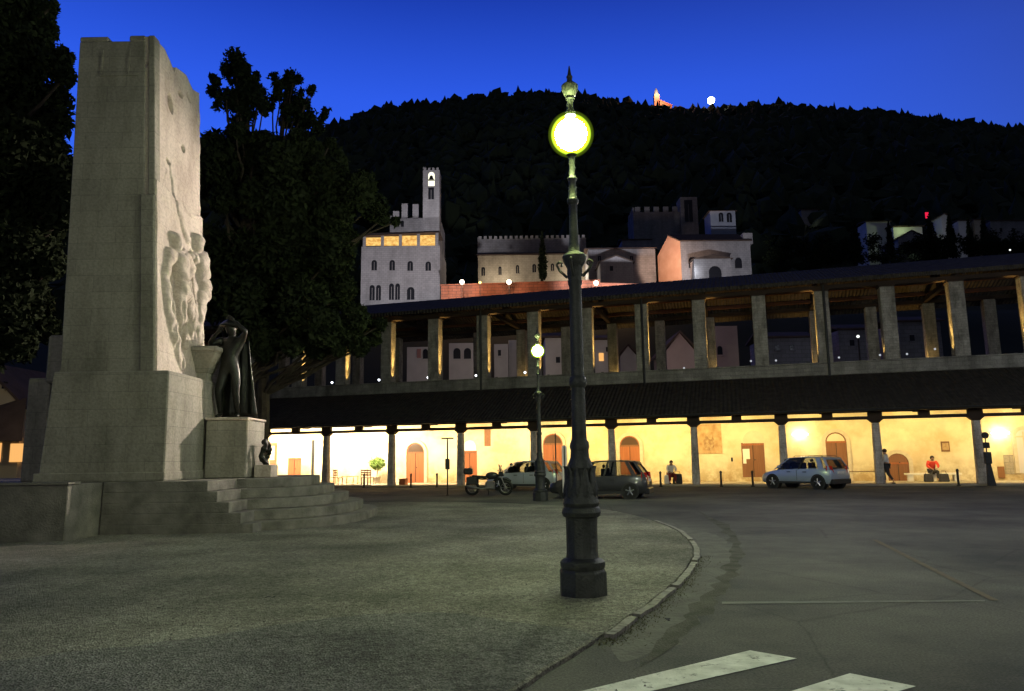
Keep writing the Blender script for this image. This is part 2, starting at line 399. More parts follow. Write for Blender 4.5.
# damp gutter strip and a second, older asphalt seam beside the kerb
def ribbon(name, pts, wl, wr, z, m, jit=.0, n=8):
    P = smooth_run([gnd(x, y) for x, y in pts], n); vs = []; fs = []
    for i, p in enumerate(P):
        t = (P[min(i+1, len(P)-1)]-P[max(i-1, 0)]).normalized(); nn = Vector((t.y, -t.x, 0))
        e = min(1, i/6+.05, (len(P)-1-i)/6+.05)
        a = p-nn*wl*e*(1+jit*noise.noise(p*2.5)); b = p+nn*wr*e*(1+jit*noise.noise(p*2.9+Vector((9, 0, 0))))
        vs += [(a.x, a.y, z), (b.x, b.y, z)]
    for i in range(len(P)-1): fs.append((2*i, 2*i+1, 2*i+3, 2*i+2))
    return tag(MB().add(vs, fs).build(name, m), kind='structure')
m_dirt = mat('gutter dirt and moss', (.042, .043, .033), (.098, .095, .082), 3, .95, bump=.8, bscale=40)
ribbon('gutter_dirt', [(694, 556), (688, 574), (674, 590), (652, 607), (628, 625), (600, 643)], .06, .38, .004, m_dirt, 1.6)
ribbon('asphalt_seam', [(700, 512), (728, 530), (737, 552), (730, 575), (706, 606), (676, 634), (640, 668)], .09, .12, .005, m_dirt, 1.8)
ribbon('gutter_path', [(640, 519), (700, 535), (716, 552), (708, 575), (690, 597), (655, 632), (622, 662)], .28, .28, .0025, mat('worn gutter asphalt', (.070, .068, .064), (.12, .115, .105), 3, .9, bump=.5), .6)
m_paint = mat('worn road paint', (.45, .45, .42), (.78, .78, .74), 5, .8, bump=.3, bscale=50)
def road_paint():
    nt = m_paint.node_tree; b = nt.nodes['Principled BSDF']; v = coords(nt)
    m2 = nz(nt, v, 9, 6, .75); src = b.inputs['Base Color'].links[0].from_socket
    c = mixc(nt, 'MIX', (.10, .10, .10), src, ramp2(nt, m2, (0, 0, 0), (1, 1, 1), .33, .44)); nt.links.new(c, b.inputs['Base Color'])
road_paint()
def flat(name, pts, z, m, world=False):
    P = pts if world else [gnd(*p) for p in pts]
    return tag(MB().add([(p[0], p[1], z) for p in P], [tuple(range(len(P)))]).build(name, m), kind='structure')
a, b, c_, d = gnd(750, 651), gnd(797, 659), gnd(655, 691), gnd(585, 691)
flat('crossing_stripe', [a, b, b+(c_-b)*1.9, a+(d-a)*1.55], .006, m_paint, True)
off = gnd(850, 674)-a
flat('crossing_stripe', [a+off, gnd(916, 687), gnd(916, 687)+(c_-b)*1.9, a+off+(d-a)*1.3], .006, m_paint, True)
m_thin = mat('faded white line', (.11, .11, .105), (.17, .17, .16), 8, .85)
flat('road_line', [(722, 602.2), (985, 600.6), (985, 601.8), (722, 604.4)], .006, m_thin)
m_rust = mat('faded rust coloured line', (.085, .068, .05), (.125, .095, .065), 8, .9)
flat('road_line', [(872, 540), (877, 540), (999, 601), (991, 601)], .008, m_rust)
# grass tufts along kerb
def tufts():
    m = mat('dry grass', (.045, .055, .02), (.10, .10, .045), 6, .9)
    rng = np.random.default_rng(3); vs = []; fs = []
    for i in range(2600):
        p = edge[int(rng.uniform(7*8, 12.2*8))]; q = edge[min(int(rng.uniform(6*8, 12.2*8)), len(edge)-1)]
        x = p.x+abs(rng.normal())*.13; y = p.y-abs(rng.normal())*.13
        if i % 6 == 0:
            c = gnd(608, 601); x = c.x+rng.normal()*.22; y = c.y+rng.normal()*.12
        h = rng.uniform(.006, .028); a = rng.uniform(0, 6.28); dx, dy = math.cos(a)*.006, math.sin(a)*.006
        ox, oy = rng.normal()*.02, rng.normal()*.02; b = len(vs)
        vs += [(x-dx, y-dy, .0), (x+dx, y+dy, .0), (x+ox, y+oy, h)]; fs.append((b, b+1, b+2))
    tag(MB().add(vs, fs).build('grass', m), 'short dry grass along the curved kerb', kind='stuff')
tufts()
def litter():
    m = mat('grey pebble', (.10, .095, .085), (.22, .21, .19), 9, .9)
    rng = np.random.default_rng(5); g = MB()
    for i in range(900):
        r = rng.uniform(2.5, 13); az = rng.uniform(-.62, .35); x, y = r*math.sin(az), r*math.cos(az)
        if x > 1.0 + .0*y: continue
        s = rng.uniform(.005, .014)
        g.add([(x-s, y, GZ), (x, y-s, GZ), (x+s, y, GZ), (x, y+s*.8, GZ), (x, y, GZ+s*1.1)], [(0, 1, 4), (1, 2, 4), (2, 3, 4), (3, 0, 4)])
    tag(g.build('gravel_pebble', m), 'loose pebbles scattered over the gravel', kind='stuff')
litter()
# ------------------------------------------------------------------ street lamps with a globe
LB = gnd(583.5, 594, GZ); LY = LB.y
def lz(y): return aty(583.5-(597-y)*.0272, y, LY).z
def lw(y, hw): # half width in metres from half width in pixels
    x = 583.5-(597-y)*.0272
    return (aty(x+hw, y, LY)-aty(x-hw, y, LY)).length/2
def lprof(L): return [(lw(y, h), lz(y)-GZ) for y, h in L]
def make_lamp():
    t = thing('street_lamp', 'tall grey cast iron lamp post with lit globe standing on gravel in front', 'street lamp', (LB.x, LB.y, GZ), 0, 'globe street lamps on the square')
    MB().lathe([(lw(580, 24.5), -.03), (lw(580, 24.5), lz(571)-GZ), (lw(580, 22.5), lz(568)-GZ)], n=8).build('plinth', m_iron, t, bevel=.006)
    MB().lathe(lprof([(569, 19), (568, 21.5), (565, 22.6), (561, 22.2), (558.5, 19.5), (557, 16.5)]), n=32).build('base_ring', m_iron, t, 1)
    # fluted drum
    n = 48; vs = []; fs = []; hs = [lz(557)-GZ, lz(553)-GZ, lz(520)-GZ, lz(516.5)-GZ]; r0 = lw(540, 15.6)
    for j, h in enumerate(hs):
        for k in range(n):
            a = 2*math.pi*k/n; rr = r0*(1 - (.045 if (k % 4 in (1, 2)) and j in (1, 2) else 0) + (.03 if j in (0, 3) else 0))
            vs.append((rr*math.cos(a), rr*math.sin(a), h))
    for j in range(3):
        for k in range(n): fs.append((j*n+k, j*n+(k+1) % n, (j+1)*n+(k+1) % n, (j+1)*n+k))
    MB().add(vs, fs).build('drum', m_iron, t, 1)
    MB().lathe(lprof([(517, 16.5), (516, 18.5), (512, 19.8), (508, 18.6), (506.5, 17), (503, 18.4), (500, 17.6), (495, 15.4), (489, 15.8), (485, 14.5), (478, 12.6), (471, 11.8), (468, 13.2), (465, 12.6), (458, 9.6), (450, 9.0), (447, 10), (443, 9.4), (440, 7.8), (437, 7.2)]), n=32).build('base_vase', m_iron, t, 1)
    lf = MB()
    for k in range(10):
        a = 2*math.pi*k/10; r = lw(478, 13.5); z0 = lz(497)-GZ; z1 = lz(466)-GZ
        c, s_ = math.cos(a), math.sin(a); tx, ty = -s_, c
        row = []
        for j, (f, rr, ww) in enumerate(((0, 1.22, .012), (.25, 1.22, .040), (.55, 1.10, .045), (.82, 1.06, .030), (1.0, 1.18, .006))):
            z = z0+(z1-z0)*f; R_ = r*rr
            row += [(c*R_*.9-tx*ww, s_*R_*.9-ty*ww, z), (c*R_*1.06, s_*R_*1.06, z), (c*R_*.9+tx*ww, s_*R_*.9+ty*ww, z)]
        fs = []
        for j in range(4):
            b = 3*j; fs += [(b, b+1, b+4, b+3), (b+1, b+2, b+5, b+4)]
        lf.add(row, fs)
    lf.build('leaf_collar', m_iron, t, 'all')
    MB().lathe(lprof([(438, 7.4), (425, 7.2), (388, 7.0), (386, 8.4), (382, 8.9), (378, 8.2), (376, 6.6), (330, 6.3), (286, 6.1), (284, 7.2), (281, 7.2), (280, 6.4)]), n=28).build('shaft', m_iron, t, 1)
    cp = MB(); cp.lathe(lprof([(281, 6.4), (274, 7.6), (269, 7.4), (266, 8.8), (261, 11.5), (257, 12.2), (255, 11.0), (253, 7), (250, 5.6), (246, 5.2)]), n=28)
    for k in range(4):
        a = math.pi/4+math.pi/2*k+.5; c, s_ = math.cos(a), math.sin(a); r = lw(262, 11)
        pts = []
        for q in range(9):
            b = q/8*4.4; rr = .05*(1-q/11)
            pts.append(((r+.045+rr*math.cos(b))*c, (r+.045+rr*math.cos(b))*s_, lz(264)-GZ+rr*math.sin(b)))
        cp.tube(pts, .016, 6)
        cp.tube([((r*.7)*c, (r*.7)*s_, lz(277)-GZ), ((r+.05)*c, (r+.05)*s_, lz(270)-GZ), ((r+.09)*c, (r+.09)*s_, lz(264)-GZ)], [.02, .02, .015], 6)
    cp.build('capital', m_iron, t, 1)
    MB().lathe(lprof([(250, 4.9), (230, 4.4), (205, 4.0), (203, 5.6), (200, 5.8), (198, 4.4), (190, 3.8), (182, 3.6), (179, 5), (176, 3.2), (165, 2.6), (157, 3.4), (155, 5.5)]), n=20).build('neck', m_iron, t, 1)
    gz = lz(134.5)-GZ; gr = lw(134, 19.6)
    gl = MB().ball((0, 0, gz), gr*1.17, 40, 24).build('globe', m_bloom, t, 'all')  # glowing volume shell added for the bloom halo, not glass
    MB().ball((0, 0, gz), gr*1.02, 40, 24).build('inner_bloom', m_bloom2, gl, 'all')
    MB().ball((0, 0, gz), gr*.80, 32, 20).build('mantle', m_glow_g, gl, 'all')
    MB().lathe(lprof([(116, 5.5), (112, 5), (109, 3.4), (101, 3.2), (99, 4.6), (97, 3.6), (95, 6), (90, 8.2), (86, 8.4), (84, 6), (82, 3), (79, 2.6), (77, 3.2), (75, 2), (66, .5)]), n=18).build('finial', m_iron, t, 1)
    return t
lamp = make_lamp()
l2 = copy_tree(lamp); l2.location = gnd(540.5, 500.0, GZ); l2.rotation_euler = (0, 0, .4)
tag(l2, 'smaller looking lit globe lamp post further back beside the motorcycle')
# ------------------------------------------------------------------ war memorial
ZP = aty(30, 485, 16.1).z      # top of the stepped platform
def bx(x, y, Y): return aty(x, y, Y).x
mo = thing('war_memorial', 'tall pale stone war memorial tower with carved figures on stepped platform', 'monument', (-10.5, 19.5, 0))
OFF = Vector((-10.5, 19.5, 0)); XM = Matrix.Translation(-OFF)
def mb(): return MB(XM)
# platform
X0 = bx(67, 500, 16.1)
pl = mb(); pl.box(-22, X0, 16.1, 24.5, 0, ZP); pl.build('platform', m_step, mo, bevel=.015)
mb().box(-22.2, X0+.04, 16.04, 16.5, ZP, ZP+.05).build('platform_coping', m_step, mo)
sx = [bx(253, 525, 17.4), bx(241, 510, 17.4), bx(229, 501, 17.4), bx(217, 492, 17.4), bx(207, 483, 17.4)]
for i, x in enumerate(sx):
    h0 = ZP*i/5; h1 = ZP*(i+1)/5
    mb().box(X0+.02, x, 17.4+.01*i, 20-.01*i, h0 + (.001 if i else 0), h1).build('step', m_step, mo, bevel=.012)
for i in range(5):
    ax, ay = 3.92-.42*i, 3.85-.36*i; P = []
    for k in range(48):
        a = 2*math.pi*k/48; c, s_ = math.cos(a), math.sin(a)
        P.append((-8.0+ax*math.copysign(abs(c)**.72, c), 21.6+ay*math.copysign(abs(s_)**.72, s_)))
    h0 = ZP*i/5; h1 = ZP*(i+1)/5-.004
    mb().prism(P, h0, h1, 'z').build('curved_step', m_step, mo, bevel=.012)
# tower
YF = 18.0; YB = atx(202.5, 170, bx(155, 190, 18.0)).y; print('YB', YB)
xl0, xl1 = bx(62, 345, YF), bx(80, 36, YF)
xr0, xr1 = bx(155.5, 345, YF), bx(154.5, 36, YF)
zt = aty(120, 36, YF).z; zm = aty(110, 372, YF).z
xs_ins = .25
bl, br = bx(43, 430, 17.75), bx(165.5, 430, 17.75)
b_ = mb()
b_.hexa([(bl-.05, 17.75, ZP), (br+.02, 17.75, ZP), (br+.02, 21.6, ZP), (bl-.05, 21.6, ZP)], [(bl+.1, 17.8, zm), (br-.02, 17.8, zm), (br-.02, 21.6, zm), (bl+.1, 21.6, zm)])
b_.build('tower_base', m_trav, mo, bevel=.03)
mb().box(bl-.12, br+.06, 17.68, 21.7, ZP, ZP+.22).build('base_moulding', m_trav, mo, bevel=.02)
def tw(z):
    f = (z-zm)/(zt-zm); return xl0+(xl1-xl0)*f, xr0+(xr1-xr0)*f
# body in three stages, each slightly set in; the carved side is its own skin
def xsq(f): return xr0+(xr1-xr0)*f
def stage(z0, z1, dy, dx, name='tower'):
    a0, c0 = tw(z0); a1, c1 = tw(z1)
    return mb().hexa([(a0+dx, YF+dy, z0), (c0-xs_ins, YF+dy, z0), (c0-xs_ins, YB, z0), (a0+dx, YB, z0)], [(a1+dx, YF+dy, z1), (c1-xs_ins, YF+dy, z1), (c1-xs_ins, YB, z1), (a1+dx, YB, z1)]).build(name, m_trav, mo, bevel=.02)
z1s = aty(120, 195, YF).z
zn = aty(120, 41, YF).z
stage(zm, zn, 0, 0)
# merlons left and right of the notch, a shallow panel beneath
xa, xb = bx(108, 40, YF), bx(129, 40, YF)
a1, c1 = tw(zt)
mb().box(a1, xa, YF, YB-.2, zn, zt).build('merlon', m_trav, mo, bevel=.03)
mb().box(xb, c1-xs_ins, YF, YF+.8, zn, zt+.02).build('merlon', m_trav, mo, bevel=.03)
zp0, zp1 = aty(115, 74, YF).z, aty(115, 50, YF).z
fr = mb()
px0, px1 = bx(103, 60, YF), bx(128, 60, YF)
fr.box(px0-.05, px0, YF-.02, YF+.05, zp0, zp1); fr.box(px1, px1+.05, YF-.02, YF+.05, zp0, zp1)
fr.box(px0-.05, c1-.35, YF-.03, YF+.05, zp0-.06, zp0)
fr.build('panel_frame', m_trav, mo)
# raised corner strip on the right of the front
for (za, zb, wd) in ((zm, z1s, .28), (z1s, zt, .10)):
    a0, c0 = tw(za); a2, c2 = tw(zb); dd = .05 if za == zm else .02
    mb().hexa([(c0-wd-.05, YF-dd, za), (c0+.02, YF-dd, za), (c0+.02, YF+.28, za), (c0-wd-.05, YF+.28, za)], [(c2-wd-.05, YF-dd, zb), (c2+.01, YF-dd, zb), (c2+.01, YF+.28, zb), (c2-wd-.05, YF+.28, zb)]).build('corner_strip', m_trav, mo, bevel=.02)
# carved side: a height field with figures in high relief
XS = (xr0+xr1)/2
def sp_(px, py): p = atx(px, py, XS); return p.y, p.z
caps = []
def cap(x0, y0, r0, x1, y1, r1, h=1.0):
    a = sp_(x0, y0); b = sp_(x1, y1)
    k0 = abs(sp_(x0, y0+1)[1]-sp_(x0, y0-1)[1])/2*1.05
    caps.append((a, b, r0*k0*1.42, r1*k0*1.42, h*.80))
# left, helmeted figure
cap(169, 237, 5.4, 169.5, 242, 4.8, 1.5); cap(170, 246, 3, 171, 253, 4); cap(166.5, 233, 2.6, 172, 232, 2.6, 1.6)
cap(163, 255, 6, 178, 254, 6, 1.05); cap(171, 258, 9, 173, 275, 8, 1.2); cap(173, 275, 7.5, 174, 292, 8, 1.2)
cap(178, 254, 5, 184, 268, 4, 1.3); cap(184, 268, 4, 176, 281, 3.4, 1.5)
cap(162, 256, 4.6, 158, 275, 4, 1.1); cap(158, 275, 4.4, 160, 312, 5.4, .9); cap(160, 312, 5.4, 165, 338, 5, .8); cap(165, 338, 4.5, 170, 366, 3.6, .7)
cap(171, 294, 6.4, 171, 320, 5, 1.2); cap(171, 320, 4.8, 174, 345, 3.4, 1.0)
cap(178, 294, 6.4, 181, 318, 4.6, 1.1); cap(181, 318, 4.4, 184, 345, 3, .9)
# right figure, head turned, thigh thrust forward
cap(192, 238, 5.4, 192, 243, 4.8, 1.5); cap(192, 248, 3, 193, 253, 3.4)
cap(186, 257, 4.6, 201, 256, 4.8, 1.0); cap(195, 259, 7.6, 196, 276, 7, 1.15); cap(196, 276, 6.6, 199, 293, 7, 1.1)
cap(201, 257, 4, 204, 272, 3.4, 1.2); cap(204, 272, 3.4, 200, 284, 2.8, 1.4)
cap(202, 294, 6.4, 206, 312, 5.6, 1.35); cap(206, 312, 5, 204, 345, 3.2, 1.0)
cap(195, 296, 6, 191, 318, 4.6, .9); cap(191, 318, 4.2, 187, 345, 3, .8)
cap(188, 300, 3, 190, 340, 6, .5)
# raised arm with a long blade and a fallen banner pole above
cap(174, 176, 2.0, 176.5, 203, 2.6, .8); cap(173, 160, 1.4, 174, 176, 2.0, .7); cap(176.5, 203, 2.4, 180, 222, 3.0, .8); cap(180, 222, 3, 184, 238, 3.2, .8)
cap(182, 199, 1.2, 184.5, 208, 1.6, .8); cap(184.5, 208, 1.6, 189, 213, 1.8, .8); cap(189, 213, 1.8, 199, 213, 1.6, .8)
cap(170, 168, .9, 164, 185, .8, .5)
holes = []
for (x, y, rx, ry) in ((178, 97, 2.6, 8), (188, 146, 1.5, 3.5), (188.5, 90, 2.0, 3.0), (197, 93, 2, 3.2), (163, 64, 1.3, 2.2), (171, 158, 1.6, 2.4)):
    a = sp_(x, y); ry_ = abs(sp_(x, y-ry)[1]-a[1]); rx_ = abs(sp_(x+rx, y)[0]-a[0]); holes.append((a, rx_, ry_))
NY, NZ = 150, 400
z_lo, z_hi = zm-.0, zt
Yg = np.linspace(YF+.02, YB+.12, NY); Zg = np.linspace(z_lo, z_hi, NZ)
YY, ZZ = np.meshgrid(Yg, Zg)
Hh = np.zeros_like(YY)
for (a, b, r0, r1, h) in caps:
    d = np.array([b[0]-a[0], b[1]-a[1]]); L2 = max((d**2).sum(), 1e-6)
    t = np.clip(((YY-a[0])*d[0]+(ZZ-a[1])*d[1])/L2, 0, 1)
    dd = np.hypot(YY-a[0]-t*d[0], ZZ-a[1]-t*d[1]); r = r0+(r1-r0)*t
    q = np.clip(1-(dd/r)**2, 0, 1)**.5*r*h
    Hh = np.maximum(Hh, q)
# small anatomy and drapery folds inside the figures, and dressed but weathered ground between them
zz0, zz1 = sp_(170, 345)[1], sp_(170, 235)[1]
infig = np.clip(Hh/.08, 0, 1)
folds = np.sin(YY*26+np.sin(ZZ*3)*1.3)*.022 + np.sin(YY*47+ZZ*5)*.010
low = 1/(1+np.exp((ZZ-(zz0+1.2))*5))
grooves = [(187, 250, 188, 300, .10, .05), (174, 262, 174, 290, .035, .03), (174.5, 300, 177, 340, .07, .06), (196, 262, 197.5, 290, .03, .03), (199, 302, 197, 342, .09, .06), (168, 250, 180, 250, .03, .035), (170, 277, 178, 278, .03, .03), (193, 277, 201, 278, .03, .03), (166, 262, 164, 300, .06, .05),
           (162, 280, 164, 335, .035, .03), (159, 285, 161, 330, .03, .025), (169, 237, 171, 243, .03, .02), (192, 237, 193, 243, .03, .02), (181, 255, 190, 262, .05, .04), (169, 300, 171, 340, .04, .03), (204, 318, 203, 342, .03, .03), (176, 320, 173, 322, .03, .03)]
for (x0_, y0_, x1_, y1_, dp, wd_) in grooves:
    a = sp_(x0_, y0_); b = sp_(x1_, y1_); d = np.array([b[0]-a[0], b[1]-a[1]]); L2 = (d**2).sum()
    t = np.clip(((YY-a[0])*d[0]+(ZZ-a[1])*d[1])/L2, 0, 1); dd = np.hypot(YY-a[0]-t*d[0], ZZ-a[1]-t*d[1])
    Hh = Hh - dp*1.2*np.exp(-(dd/wd_)**2)
Hh = Hh + infig*(folds*low + .012*np.sin(ZZ*17+YY*7))
nn = np.array([[noise.fractal(Vector((float(Y)*1.6, float(Z)*1.6, 1)), 1.0, 2.0, 5) for Y in Yg] for Z in Zg])
step = np.where(ZZ < sp_(200, 214)[1], .06, 0.0)          # the lower part stands slightly proud
Hh = Hh + nn*.022 + step
for (a, rx, ry) in holes:
    e = ((YY-a[0])/rx)**2+((ZZ-a[1])/ry)**2
    Hh = np.where(e < 1.6, Hh-.20*np.clip(1.6-e, 0, 1), Hh)
fz = (ZZ-zm)/(zt-zm)
topcut = .05*np.round(nn*4)/1
XX = xr0+(xr1-xr0)*fz+Hh
# ragged top edge on the carved side
tz = zt-.03+np.interp(Yg, [18, 18.25, 18.55, 18.9, 19.2, 19.3, 19.9, 20.4, 20.9, 21.5], [.02, .0, -.02, -.16, -.34, -.14, -.05, -.22, -.10, -.16])
ZZ2 = z_lo+(ZZ-z_lo)*((tz[None, :]-z_lo)/(z_hi-z_lo))
vs = [(float(XX[j, i]), float(YY[j, i]), float(ZZ2[j, i])) for j in range(NZ) for i in range(NY)]
nb = len(vs)
fs = [(j*NY+i, j*NY+i+1, (j+1)*NY+i+1, (j+1)*NY+i) for j in range(NZ-1) for i in range(NY-1)]
rim = [(j, i) for i in range(NY) for j in (0,)] + [(j, NY-1) for j in range(1, NZ)] + [(NZ-1, i) for i in range(NY-2, -1, -1)] + [(j, 0) for j in range(NZ-2, 0, -1)]
for (j, i) in rim: vs.append((float(xr0+(xr1-xr0)*fz[j, i]-xs_ins-.3), float(YY[j, i]), float(ZZ2[j, i])))
for k, (j, i) in enumerate(rim):
    k2 = (k+1) % len(rim); j2, i2 = rim[k2]
    fs.append((j*NY+i, j2*NY+i2, nb+k2, nb+k))
mb().add(vs, fs).build('figure_relief', m_marble, mo, 'all')
# broken crown stones along the far top
for (y0, y1, h) in ((19.35, 19.8, .05), (20.05, 20.35, -.06), (20.6, 21.0, .0)):
    mb().box(xr1-1.1, xr1-.32, y0, y1, zn-.1, zt+h-.12).build('crown_block', m_trav, mo, bevel=.04)
# corbelled pier that carries the carved figures
pf = 20.3
px_l, px_r = bx(183, 430, pf), bx(204.5, 430, pf)
zc1, zc0 = aty(200, 346, pf-.3).z, aty(200, 373, pf).z
mb().box(px_l-.1, px_r, pf, pf+.40, ZP, zc0+.02).build('pier', m_trav, mo, bevel=.02)
mb().box(px_l-.16, px_r+.05, pf-.06, pf+.46, ZP, ZP+.5).build('pier_foot', m_trav, mo, bevel=.02)
kl, kr = bx(177, 350, pf-.3), bx(216, 350, pf-.3)
zc2 = zc1-.14
mb().hexa([(px_l-.14, pf-.03, zc0), (px_r+.02, pf-.03, zc0), (px_r+.02, pf+.4, zc0), (px_l-.14, pf+.4, zc0)],
          [(kl, pf-.3, zc2), (kr, pf-.3, zc2), (kr, pf+.30, zc2), (kl, pf+.30, zc2)]).build('corbel', m_trav, mo, bevel=.02)
mb().box(kl-.03, kr+.04, pf-.34, pf+.34, zc2, zc1).build('corbel_slab', m_trav, mo, bevel=.03)
# lower wing on the far left of the tower
wl, wr = bx(24, 430, 18.6), bx(46, 430, 18.6); wz = aty(30, 378, 18.6).z
mb().box(wl, wr, 18.6, 21, ZP, wz).build('side_buttress', m_trav, mo, bevel=.03)
mb().box(bx(46, 360, 18.4), bx(66, 360, 18.4), 18.4, 21, zm-.2, aty(50, 335, 18.4).z).build('side_buttress', m_trav, mo, bevel=.05)
# statue pedestal
pd0, pd1 = bx(204.8, 450, 19.9), bx(246.5, 450, 19.9); pz = aty(230, 420, 19.9).z
ped = thing('statue_pedestal', 'pale square stone pedestal on the steps carrying the bronze statue', 'pedestal', ((pd0+pd1)/2, 20.6, ZP))
XP = Matrix.Translation(-ped.location)
MB(XP).box(pd0, pd1, 19.9, 21.3, ZP, pz).build('block', m_trav, ped, bevel=.03)
MB(XP).box(pd0-.03, pd1+.03, 19.86, 21.34, pz, pz+.07).build('cap', m_marble, ped, bevel=.02)
wb = thing('wreath_block', 'small pale stone block with bronze wreath beside the pedestal', 'memorial block', (pd1+.28, 20.6, ZP))
MB().box(-.2, .26, -.3, .3, 0, .34).build('block', m_marble, wb, bevel=.015)
wr_ = MB()
P = [(.0+.0, .20*math.cos(a), .34+.33+.31*math.sin(a)) for a in [2*math.pi*i/20 for i in range(21)]]
wr_.tube([(p[0]+.05*math.sin(i), p[1], p[2]) for i, p in enumerate(P)], [.075+.02*math.sin(i*2.3) for i in range(21)], 8)
wr_.build('wreath', m_bronze, wb, 1)
# bronze warrior
sxp, syp = (pd0+pd1)/2-.22, 20.55
st = thing('bronze_statue', 'dark bronze warrior statue standing with raised arms on the pedestal', 'statue', (sxp, syp, pz+.07))
S = 1.46
J = dict(pelvis=(0, 0, .98*S), chest=(.03, -.02, 1.40*S), neck=(.03, -.03, 1.60*S), head=(.00, -.10, 1.72*S),
         shoulderl=(-.19*S, -.03, 1.50*S), elbowl=(-.36*S, -.16*S, 1.42*S), handl=(-.20*S, -.24*S, 1.60*S),
         shoulderr=(.20*S, -.02, 1.49*S), elbowr=(.30*S, -.10*S, 1.66*S), handr=(.10*S, -.16*S, 1.84*S),
         hipl=(-.10*S, 0, .92*S), kneel=(-.17*S, -.10*S, .50*S), anklel=(-.16*S, .04*S, .08*S), toel=(-.18*S, -.12*S, .035*S),
         hipr=(.10*S, 0, .92*S), kneer=(.13*S, -.02*S, .50*S), ankler=(.15*S, .08*S, .08*S), toer=(.18*S, -.08*S, .035*S))
skin_figure('body', human_chains(J, S*1.22), m_bronze, st)
cl = MB(); rows = []
for j in range(15):
    z = (1.52-j*.105)*S; wdt = (.29+.013*j)*S
    rows.append([((-.06+wdt*(i/12*2-1)*.9)+.10, (.15+.05*math.sin(i*1.9+j*.2)+.008*j)*S, z) for i in range(13)])
vs = [p for r_ in rows for p in r_]; vs2 = [(x, y+.05, z) for x, y, z in vs]; fs = []
for j in range(14):
    for i in range(12):
        a = j*13+i; fs += [(a, a+1, a+14, a+13), (a+195, a+208, a+209, a+196)]
for j in range(14): fs += [(j*13, j*13+13, j*13+208, j*13+195), (j*13+12, j*13+207, j*13+220, j*13+25)]
for i in range(12): fs += [(i, i+195, i+196, i+1), (182+i, 183+i, 378+i, 377+i)]
cl.add(vs+vs2, fs).build('cloak', m_bronze, st, 'all')
MB().lathe([(.20*S, 0), (.21*S, .03*S), (.12*S, .11*S), (.05*S, .15*S), (.02*S, .20*S)], (.0, -.10, 1.76*S), 16).build('helmet', m_bronze, st, 1)
# ------------------------------------------------------------------ loggia
DL, DB = 41.9, 46.2
s_l8 = onf(981, 470, DL)[0]; s_l0 = onf(326, 470, DL)[0]; SL = (s_l8-s_l0)/8
s_u10 = onf(961, 330, DB)[0]; s_u0 = onf(386, 330, DB)[0]; SU = (s_u10-s_u0)/10
ORG = N*DL
lo = thing('loggia_building', 'long medieval loggia with lit ochre portico below and open pillared gallery above', 'building', ORG, -TH)
def L(): return MB()                       # local: x = s, y = D - DL, z
def yb(D): return D-DL
zbeam0 = onf(690, 424, DL)[1]; zbeam1 = zbeam0+.16; zeave = zbeam1+.30
print('SL', SL, 'SU', SU, 'zbeam', zbeam0)
ks = range(-4, 12)
SMIN, SMAX = s_l0-SL*4.6, s_l8+SL*2.6
m_col = blocks('rough stone column', (.66, .58, .54), (.54, .48, .45), (.45, .40, .375), .5, .22, .008, .8, 2.6, bump=.6)
m_floor = mat('portico stone floor', (.34, .29, .22), (.42, .36, .28), 1.5, .7, bump=.2)
m_stonebase = blocks('pale stone base', (.42, .37, .30), (.36, .31, .25), (.22, .19, .15), .7, .35, .01, .5, 2)
L().box(SMIN, SMAX, yb(DL)-.35, yb(DB), .0, .10).build('portico_floor', m_floor, lo, bevel=.02)
for k in range(-4, 11):
    s = s_l0+SL*k
    a, b = .21, .165
    L().hexa([(s-a, -a, .1), (s+a, -a, .1), (s+a, a, .1), (s-a, a, .1)], [(s-b, -b, zbeam0-.18), (s+b, -b, zbeam0-.18), (s+b, b, zbeam0-.18), (s-b, b, zbeam0-.18)]).build('column', m_col, lo, bevel=.04)
    L().hexa([(s-b, -b, zbeam0-.18), (s+b, -b, zbeam0-.18), (s+b, b, zbeam0-.18), (s-b, b, zbeam0-.18)], [(s-.36, -.2, zbeam0), (s+.36, -.2, zbeam0), (s+.36, .2, zbeam0), (s-.36, .2, zbeam0)]).build('capital', m_wood, lo)
L().box(SMIN, SMAX, -.11, .11, zbeam0, zbeam1).build('beam', m_wood, lo)
L().box(SMIN, SMAX, -.10, .10, zbeam1+.20, zbeam1+.30).build('wall_plate', m_wood, lo)
for k in range(-8, 22):
    s = s_l0+SL*k/2
    hw = .33 if k % 2 == 0 else .26
    L().box(s-hw, s+hw, -.105, .105, zbeam1-.004, zbeam1+.205).build('bracket', m_wood, lo)
m_tiled = m_tile.copy(); m_tiled.name = 'dark old roof tiles'
for _n in m_tiled.node_tree.nodes:
    if _n.type == 'VALTORGB':
        _n.color_ramp.elements[0].color = (.040, .035, .029, 1); _n.color_ramp.elements[1].color = (.075, .064, .052, 1)
# lean-to roof, 0.7 m overhang, tiles up to the parapet
zr0 = zbeam1+.20; zr1 = onf(703, 383, DB)[1]
y0 = -.55; y1 = yb(DB)+.02
sl = (zr1-(zbeam1+.52))/(y1)
za = zbeam1+.52+sl*y0
L().prism([(y0, za), (y1, zr1), (y1, zr1+.16), (y0, za+.16)], SMIN-.3, SMAX, 'x').build('portico_roof', m_tiled, lo)
rf = L()
n_r = int((SMAX-SMIN)/.46)
for i in range(n_r):
    s = SMIN+.2+i*.46
    rf.prism([(y0+.05, za-.11+sl*.05), (y1, zr1-.12), (y1, zr1-.003), (y0+.05, za-.003+sl*.05)], s-.05, s+.05, 'x')
tag(rf.build('rafter', m_wood, lo), kind='stuff')
gt = L().tube([(SMIN, y0-.06, za+.03), (SMAX, y0-.06, za+.03)], .07, 8); gt.build('gutter', m_darkmetal, lo)
